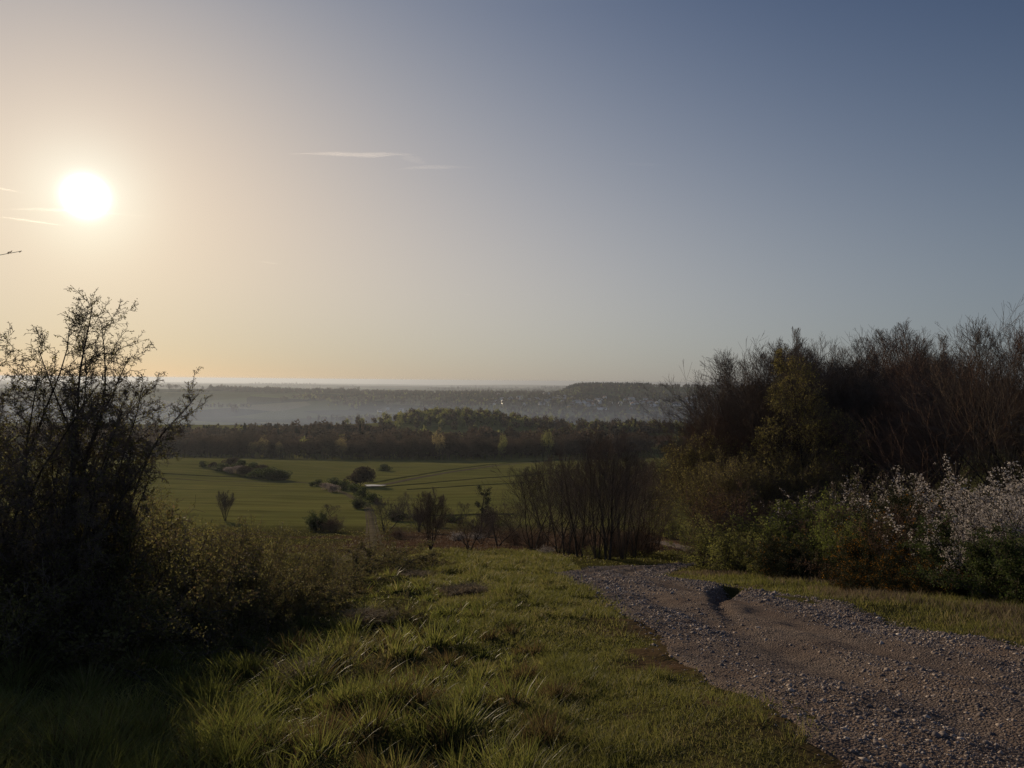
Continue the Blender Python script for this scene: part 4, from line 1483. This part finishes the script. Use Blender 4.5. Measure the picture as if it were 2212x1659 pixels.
def merged(name, items, label=None, cat=None, group=None):
    """Far-off wood that reads as one mass: crowns baked into one object."""
    pcs = []
    cache = {}
    for key, P, S, A in items:
        me = wood_mesh[key]
        if key not in cache:
            V = np.empty(len(me.vertices) * 3, np.float32)
            me.vertices.foreach_get('co', V)
            V = V.reshape(-1, 3)
            ls = np.empty(len(me.polygons), np.int32)
            me.polygons.foreach_get('loop_start', ls)
            L = np.empty(len(me.loops), np.int32)
            me.loops.foreach_get('vertex_index', L)
            mi = np.empty(len(me.polygons), np.int32)
            me.polygons.foreach_get('material_index', mi)
            Q = L[ls[:, None] + np.arange(4)[None]]
            cache[key] = (V, Q, mi, list(me.materials))
        V, Q, mi, mats = cache[key]
        n = len(P)
        c, s = np.cos(A)[:, None], np.sin(A)[:, None]
        W = np.stack([(V[None, :, 0] * c - V[None, :, 1] * s) * S[:, :1] + P[:, :1],
                      (V[None, :, 0] * s + V[None, :, 1] * c) * S[:, :1] + P[:, 1:2],
                      V[None, :, 2] * S[:, 1:2] + P[:, 2:3]], 2).reshape(-1, 3)
        for k, m in enumerate(mats):
            q = Q[mi == k]
            F = (np.arange(n)[:, None, None] * len(V) + q[None]).reshape(-1, 4)
            used = np.zeros(len(W), bool)
            used[F.ravel()] = True
            new = np.cumsum(used) - 1
            pcs.append((W[used], new[F], m))
    o = obj(name, build_mesh(name, pcs))
    return tag(o, label, cat, group, 'stuff')


# light crowns for woods a kilometre and more away
for i in range(3):
    for kd, m, cone in (('lbrown', M_FAR_BROWN, False), ('ldark', M_FAR_DARK, False), ('lgreen', M_FAR_GREEN, False), ('lcon', M_FAR_CON, True)):
        wood_mesh[kd, i] = build_mesh('crown', [(*far_crown(np.random.default_rng(300 + i), 13, 10 if not cone else 6, 110 if not cone else 90, -.05, .7, 1.25, 6, cone=cone), m)])


def pack(key_probs, x, y, smin, smax, rng, hscale=1.0):
    """Sort scattered positions into (mesh key, points, scales, angles)."""
    keys = list(key_probs)
    pick = rng.choice(len(keys), len(x), p=np.array([key_probs[k] for k in keys]) / sum(key_probs.values()))
    out = []
    for i, kq in enumerate(keys):
        for var in range(3):
            s_ = (pick == i) & (np.arange(len(x)) % 3 == var)
            if s_.sum() == 0:
                continue
            P = np.column_stack([x[s_], y[s_], T(x[s_], y[s_]) - .4])
            sc = rng.uniform(smin, smax, s_.sum())
            out.append(((kq, var), P, np.column_stack([sc, sc * hscale * rng.uniform(.85, 1.2, s_.sum())]), rng.uniform(0, 6.28, s_.sum())))
    return out


# rest of the valley wood behind the front rows
n = 1500
x = wr.uniform(-560, 150, n)
y = wood_edge(x) + 36 + wr.uniform(0, 1, n) ** .9 * (900 + 60 * np.sin(x * .02) - wood_edge(x) - 36) * np.interp(x, [-560, -60, 60, 150], [1, 1, .7, .25])
it = pack({'lbrown': .6, 'ldark': .6, 'lgreen': .03}, x, y, 1.3, 1.75, wr, .85)
n = 420
x = wr.uniform(-620, -150, n)
y = wr.uniform(800, 935, n)
it += pack({'lcon': .7, 'ldark': .4}, x, y, .85, 1.3, wr, 1.0)
merged('valley_wood', it)

# hedge of bushes running out of the wood into the field, and the other field bushes
HB = 'bushes of the field hedge'
for q, (u, vb, vt, wd, i) in enumerate(((440, 1008, 996, 1.0, 1), (462, 1012, 1000, 1.2, 3), (478, 1017, 1002, 1.3, 1), (497, 1006, 991, 1.2, 3), (505, 1022, 1006, 1.3, 4), (520, 1010, 994, 1.3, 1),
                                        (530, 1028, 1010, 1.3, 3), (545, 1018, 1000, 1.3, 1), (556, 1033, 1013, 1.2, 1), (570, 1025, 1006, 1.3, 3), (582, 1036, 1014, 1.3, 2),
                                        (598, 1037, 1016, 1.2, 1), (612, 1037, 1019, 1.2, 2), (510, 1003, 990, 1.2, 3))):
    x, y, z = G(u, vb)
    h = top_at(u, vt, y) - z
    o = wood_tree('bush', i, x, y, (h / 3.5 * wd * 1.1, h / 3.5 * wd * 1.1, h / 3.3), 'dark rounded bush in the hedge that runs from the wood into the left field', 'bush', HB,
                  'blossom_bush' if i == 4 else None)
    if i == 4:
        o['label'] = 'greyish flowering bush in the hedge that runs into the left field'
        del o['group']
for (u, vb, vt, wd, i, lab) in ((778, 1050, 1014, 1.0, 3, 'large round bare bush beside the shining puddle'),
                                (830, 1017, 1004, 1.5, 1, 'lone dark bush in the field below the wood'),
                                (703, 1058, 1043, 1.0, 4, 'pale flowering round bush at the turn of the valley path'),
                                (723, 1063, 1046, 1.0, 4, 'second pale flowering bush lying right of the first by the valley path'),
                                (690, 1050, 1036, 1.0, 1, 'small dark bush behind the pale flowering ones'),
                                (722, 1050, 1034, 1.1, 2, 'dark bush between the pale flowering bushes and the bare round one'),
                                (745, 1058, 1040, 1.1, 1, 'dark bush left of the large round bare bush'),
                                (765, 1066, 1048, 1.0, 2, 'dark bush below the large round bare bush'),
                                (783, 1076, 1053, .8, 1, 'upright dark bush beside the path below the puddle'),
                                (674, 1050, 1041, 1.0, 2, 'smallest dark bush at the left end of the path bushes'),
                                (805, 1086, 1066, 1.0, 1, 'dark bush on the field bank right of the path'),
                                (1440, 978, 955, 1.0, 1, 'dark bush at the right end of the field below the brown strip'),
                                (1462, 978, 950, .8, 2, 'pointed dark bush at the right end of the field')):
    x, y, z = G(u, vb)
    h = top_at(u, vt, y) - z
    wood_tree('bush', i, x, y, (h / 3.5 * wd * 1.1, h / 3.5 * wd * 1.1, h / 3.3), lab, 'bush', None, 'blossom_bush' if i == 4 else None)

# woods beyond: knoll, right-hand hedge wood, valley trees, ridge woods
n = 520
x = wr.normal(-95, 62, n)
y = wr.normal(1170, 45, n)
merged('knoll_wood', pack({'lgreen': .75, 'lbrown': .15, 'ldark': .2}, x, y, .9, 1.25, wr))
n = 420
x = wr.uniform(120, 520, n)
y = 1045 + wr.uniform(0, 70, n) + 10 * np.sin(x * .03)
merged('hedge_wood', pack({'lgreen': .25, 'lbrown': .25, 'ldark': .6, 'lcon': .1}, x, y, .8, 1.35, wr))
n = 520
x = wr.uniform(-120, 330, n)
y = wr.uniform(1090, 1420, n)
k = fbm(x, y, 70, 2, 401) > -.05
merged('valley_trees', pack({'lgreen': .3, 'lbrown': .45, 'ldark': .4}, x[k], y[k], .8, 1.35, wr))
# hedgerows and copses across the misty valley and up the far slope
X, Y = [], []
for _ in range(75):
    x0, y0 = wr.uniform(-2600, 2600), wr.uniform(1500, 3950)
    a = wr.choice([wr.normal(.1, .25), wr.normal(1.5, .3)])
    l = wr.uniform(150, 600)
    m_ = int(l / 9)
    s_ = wr.uniform(0, 1, m_)
    X.append(x0 + math.cos(a) * l * s_ + wr.normal(0, 4, m_))
    Y.append(y0 + math.sin(a) * l * s_ + wr.normal(0, 4, m_))
for _ in range(34):
    x0, y0 = wr.uniform(-2600, 2600), wr.uniform(1600, 3800)
    m_ = int(wr.uniform(20, 90))
    X.append(wr.normal(x0, 60, m_))
    Y.append(wr.normal(y0, 35, m_))
# gardens and streets of the town are full of trees
X.append(wr.uniform(-420, 1500, 1500))
Y.append(wr.uniform(2700, 3650, 1500))
x, y = np.concatenate(X), np.concatenate(Y)
merged('valley_hedges', pack({'lgreen': .3, 'lbrown': .45, 'ldark': .5}, x, y, .95, 1.7, wr))
# ridge woods
n = 4200
x = wr.uniform(-900, 2900, n)
y = wr.uniform(3560, 4500, n) + 60 * np.sin(x * .004)
k = (fbm(x, y, 420, 2, 407) > -.6) | (x > 250)
merged('ridge_wood', pack({'lbrown': .4, 'ldark': .7, 'lgreen': .06}, x[k], y[k], .95, 1.5, wr))
n = 420
x = wr.uniform(330, 830, n)
y = wr.uniform(4280, 4480, n)
merged('ridge_conifers', pack({'lcon': 1}, x, y, 1.3, 1.7, wr))
n = 300
x = np.concatenate([wr.uniform(-1700, -1230, 260), wr.uniform(-1200, -860, 120)])
y = 4060 + wr.uniform(0, 120, len(x))
merged('skyline_copse', pack({'lbrown': .4, 'ldark': .8}, x, y, 1.5, 2.4, wr))
# far plains: strips of wood
X, Y = [], []
for _ in range(46):
    y0 = math.exp(wr.uniform(math.log(5800), math.log(19000)))
    x0 = wr.uniform(-.75, .75) * y0
    m_ = 60
    X.append(x0 + wr.uniform(-.06, .06) * y0 * 2 * wr.uniform(0, 1, m_))
    Y.append(y0 + wr.normal(0, 60, m_))
x, y = np.concatenate(X), np.concatenate(Y)
merged('far_woods', pack({'ldark': 1}, x, y, 1.6, 3.4, wr))

# the two skyline trees on the left ridge
for (u, vt, lab) in ((366, 829, 'larger round tree alone on the left skyline ridge'), (380, 831, 'smaller round tree right beside the lone skyline tree')):
    y = 3980.0
    x = x_at(u, y)
    z = float(T(x, y))
    h = max(top_at(u, vt - 2, y) - z, 26)
    wood_tree('brown', 0 if u == 366 else 2, x, y, (h / 20 * 1.7, h / 20 * 1.7, h / 20), lab, 'tree', None, 'skyline_tree')

# ------------------------------------------------------------------ the town on the far slope
M_RENDER = plain_mat('pale_render', (0.66, 0.64, 0.60), .7)
M_BRICK = plain_mat('red_brick', (0.22, 0.12, 0.09), .8)
M_SLATE = plain_mat('slate_roof', (0.16, 0.16, 0.17), .3, .6)
M_TILE = plain_mat('tile_roof', (0.20, 0.11, 0.08), .6)
M_METAL = plain_mat('metal_roof', (0.45, 0.46, 0.47), .25, .7)


def house_mesh(name, w_, d_, h_, rh, mw, mr):
    a, b = w_ / 2, d_ / 2
    wv_ = np.array([(-a, -b, -3), (a, -b, -3), (a, b, -3), (-a, b, -3), (-a, -b, h_), (a, -b, h_), (a, b, h_), (-a, b, h_), (-a, 0, h_ + rh), (a, 0, h_ + rh)], float)
    q = np.array([(0, 1, 5, 4), (2, 3, 7, 6), (1, 2, 6, 5), (3, 0, 4, 7)])
    tr = np.array([(5, 6, 9), (7, 4, 8)])
    e = .5
    s = rh / b
    r_ = np.array([(-a - e, -b - e, h_ - s * e + .15), (a + e, -b - e, h_ - s * e + .15), (a + e, 0, h_ + rh + .15), (-a - e, 0, h_ + rh + .15),
                   (a + e, b + e, h_ - s * e + .15), (-a - e, b + e, h_ - s * e + .15)], float)
    rv = np.vstack([r_, r_ - (0, 0, .3)])
    rf = np.array([(0, 1, 2, 3), (3, 2, 4, 5), (7, 6, 9, 8), (8, 9, 11, 10), (0, 6, 7, 1), (4, 10, 11, 5)])
    c = np.array([(x, y, z) for x in (a * .5, a * .5 + .9) for y in (-.5, .5) for z in (h_ + rh - 1, h_ + rh + 1.2)], float)
    cf = np.array([(0, 1, 3, 2), (4, 6, 7, 5), (0, 4, 5, 1), (2, 3, 7, 6), (1, 5, 7, 3)])
    return build_mesh(name, [(wv_, q, mw), (wv_, tr, mw), (rv, rf, mr), (c, cf, M_BRICK)])


houses = [house_mesh('house', 10, 8, 5.5, 3.2, M_RENDER, M_SLATE), house_mesh('house', 14, 8, 5.5, 3.0, M_RENDER, M_TILE),
          house_mesh('house', 11, 9, 5.5, 3.5, M_BRICK, M_SLATE), house_mesh('house', 22, 9, 6, 3.2, M_RENDER, M_SLATE)]
shed = house_mesh('warehouse', 46, 22, 7, 2.5, M_RENDER, M_METAL)
hr = random.Random(12)
spots = [(u, v) for u, v in ((1175, 853), (1185, 852), (1195, 861), (1200, 863), (1206, 865), (1188, 866), (1222, 863), (1215, 870), (1237, 869), (1250, 870),
                             (1262, 870), (1272, 869), (1294, 870), (1236, 874), (1360, 867), (1392, 871), (1398, 872), (1376, 873), (1420, 872), (1440, 866),
                             (1461, 874), (1482, 872), (1493, 872), (1340, 873), (1320, 872), (885, 895), (892, 891), (899, 893), (905, 897), (911, 892),
                             (918, 889), (903, 889), (880, 900), (925, 893), (867, 889), (820, 890), (838, 885))]
while len(spots) < 120:
    u = hr.uniform(1060, 1500)
    spots.append((u, hr.gauss(870 + (u - 1250) * .01, 6.5)))
for i, (u, v) in enumerate(spots):
    v = min(max(v, 850), 886)if u > 1000 else v
    x, y, z = G(u, v, 1700)
    o = obj('house', houses[hr.choice([0, 0, 1, 2, 3])], None, (x, y, z), hr.choice([0.3, 1.2, 2.0, -.4]) + hr.uniform(-.3, .3), hr.uniform(1.2, 1.7))
    tag(o, 'tiny pale-walled house among the trees of the misty town on the far slope', 'house', 'houses of the misty town')
for (u, v, lab) in ((1460, 876, 'long low pale warehouse at the right of the misty town'), (1300, 885, 'bright-roofed warehouse low in the middle of the misty town'),
                    (1262, 873, 'long pale warehouse left of the middle of the misty town'), (1410, 878, 'wide low warehouse right of the middle of the misty town')):
    x, y, z = G(u, v, 1700)
    tag(obj('warehouse', shed, None, (x, y, z), hr.uniform(-.3, .3)), lab, 'warehouse')

# ------------------------------------------------------------------ mist lying in the valley
m_mist = air_mat('mist_air', MIST_D * .42, (0.34, 0.43, 0.63), 0.35)
for i, top in enumerate((-122.0, -107.0, -90.0)):
    tag(obj('mist', box_mesh('mist', (-9000 - 60 * i, 1400 - 60 * i, -260 - 5 * i), (9000 + 60 * i, 4600 + 60 * i, top), m_mist)), kind='stuff')

# ------------------------------------------------------------------ thin high clouds and trails
CLOUD_MATS = {}


def cloud(name, pts, alt, rad, thick, label, cat, flatten=.5, strands=1):
    """A tapering streak of cloud at a real height; pts are (u, v) along it."""
    P = []
    for u, v in pts:
        d = ray(u, v)
        P.append(CAM + d * (alt / d[2]))
    c = catmull(np.array(P), 24)
    n = len(c)
    base = c.mean(0)
    tq = np.linspace(0, 1, n)
    env = np.sin(np.pi * np.clip(tq, .0, 1)) ** 1.3
    rr_ = rad * (env * .97 + .03) * (1 + .35 * fbm(tq * 40, tq * 0, 6, 3, len(label)))
    dd = np.gradient(c, axis=0)
    dd /= np.linalg.norm(dd, axis=1, keepdims=True)
    side_ = np.cross(dd, [0, 0, 1.0])
    side_ /= np.linalg.norm(side_, axis=1, keepdims=True)
    upv = np.cross(side_, dd)
    ka = 14
    a = np.arange(ka) / ka * 6.283
    V = c[:, None] - base + (np.cos(a)[None, :, None] * side_[:, None] * 2.0 + np.sin(a)[None, :, None] * upv[:, None] * flatten) * rr_[:, None, None]
    i, j = np.meshgrid(np.arange(n - 1), np.arange(ka), indexing='ij')
    F = np.stack([i * ka + j, i * ka + (j + 1) % ka, (i + 1) * ka + (j + 1) % ka, (i + 1) * ka + j], -1).reshape(-1, 4)[:, ::-1]
    if thick not in CLOUD_MATS:
        m, t, out = new_mat('ice_cloud')
        pv = t.n('ShaderNodeVolumePrincipled')
        pv.inputs['Color'].default_value = (1, 1, 1, 1)
        pv.inputs['Density'].default_value = thick * 4.5e-4
        pv.inputs['Anisotropy'].default_value = 0.72
        t.t.links.new(pv.outputs[0], out.inputs['Volume'])
        CLOUD_MATS[thick] = m
    tag(obj(name, build_mesh(name, [(V.reshape(-1, 3), F, CLOUD_MATS[thick])], True), None, tuple(base)), label, cat)


cloud('cloud', [(600, 333), (700, 332), (790, 335), (850, 333), (920, 334)], 8000, 120, .42, 'bright thin wisp of cloud high above the middle of the valley', 'cloud')
cloud('cloud', [(840, 368), (900, 362), (970, 361), (1060, 363)], 8000, 95, .24, 'fainter thin wisp of cloud below and right of the bright one', 'cloud')
cloud('cloud', [(860, 333), (890, 343), (925, 358)], 8000, 150, .08, 'faint feathery veil joining the two thin wisps of cloud', 'cloud')
cloud('contrail', [(-60, 397), (-10, 405), (30, 413), (75, 421)], 9000, 62, .34, 'short pale trail left of the sun, the upper one', 'contrail')
cloud('contrail', [(-60, 461), (20, 471), (100, 482), (195, 496)], 9000, 66, .40, 'long pale trail below and left of the sun', 'contrail')
cloud('contrail', [(545, 563), (585, 568), (622, 573)], 9000, 50, .40, 'tiny thin trail right of the sun over the valley', 'contrail')
cloud('cloud', [(-40, 455), (80, 452), (220, 460), (400, 474)], 8500, 110, .13, 'pale streak of cloud crossing just below the sun', 'cloud')
cloud('contrail', [(990, 634), (1008, 636), (1022, 639)], 9000, 75, .2, 'faint tiny trail low in the middle of the sky', 'contrail')
cloud('cloud', [(1330, 352), (1390, 355), (1460, 357)], 8500, 90, .10, 'very faint streak of cloud in the blue right of the wisps', 'cloud')
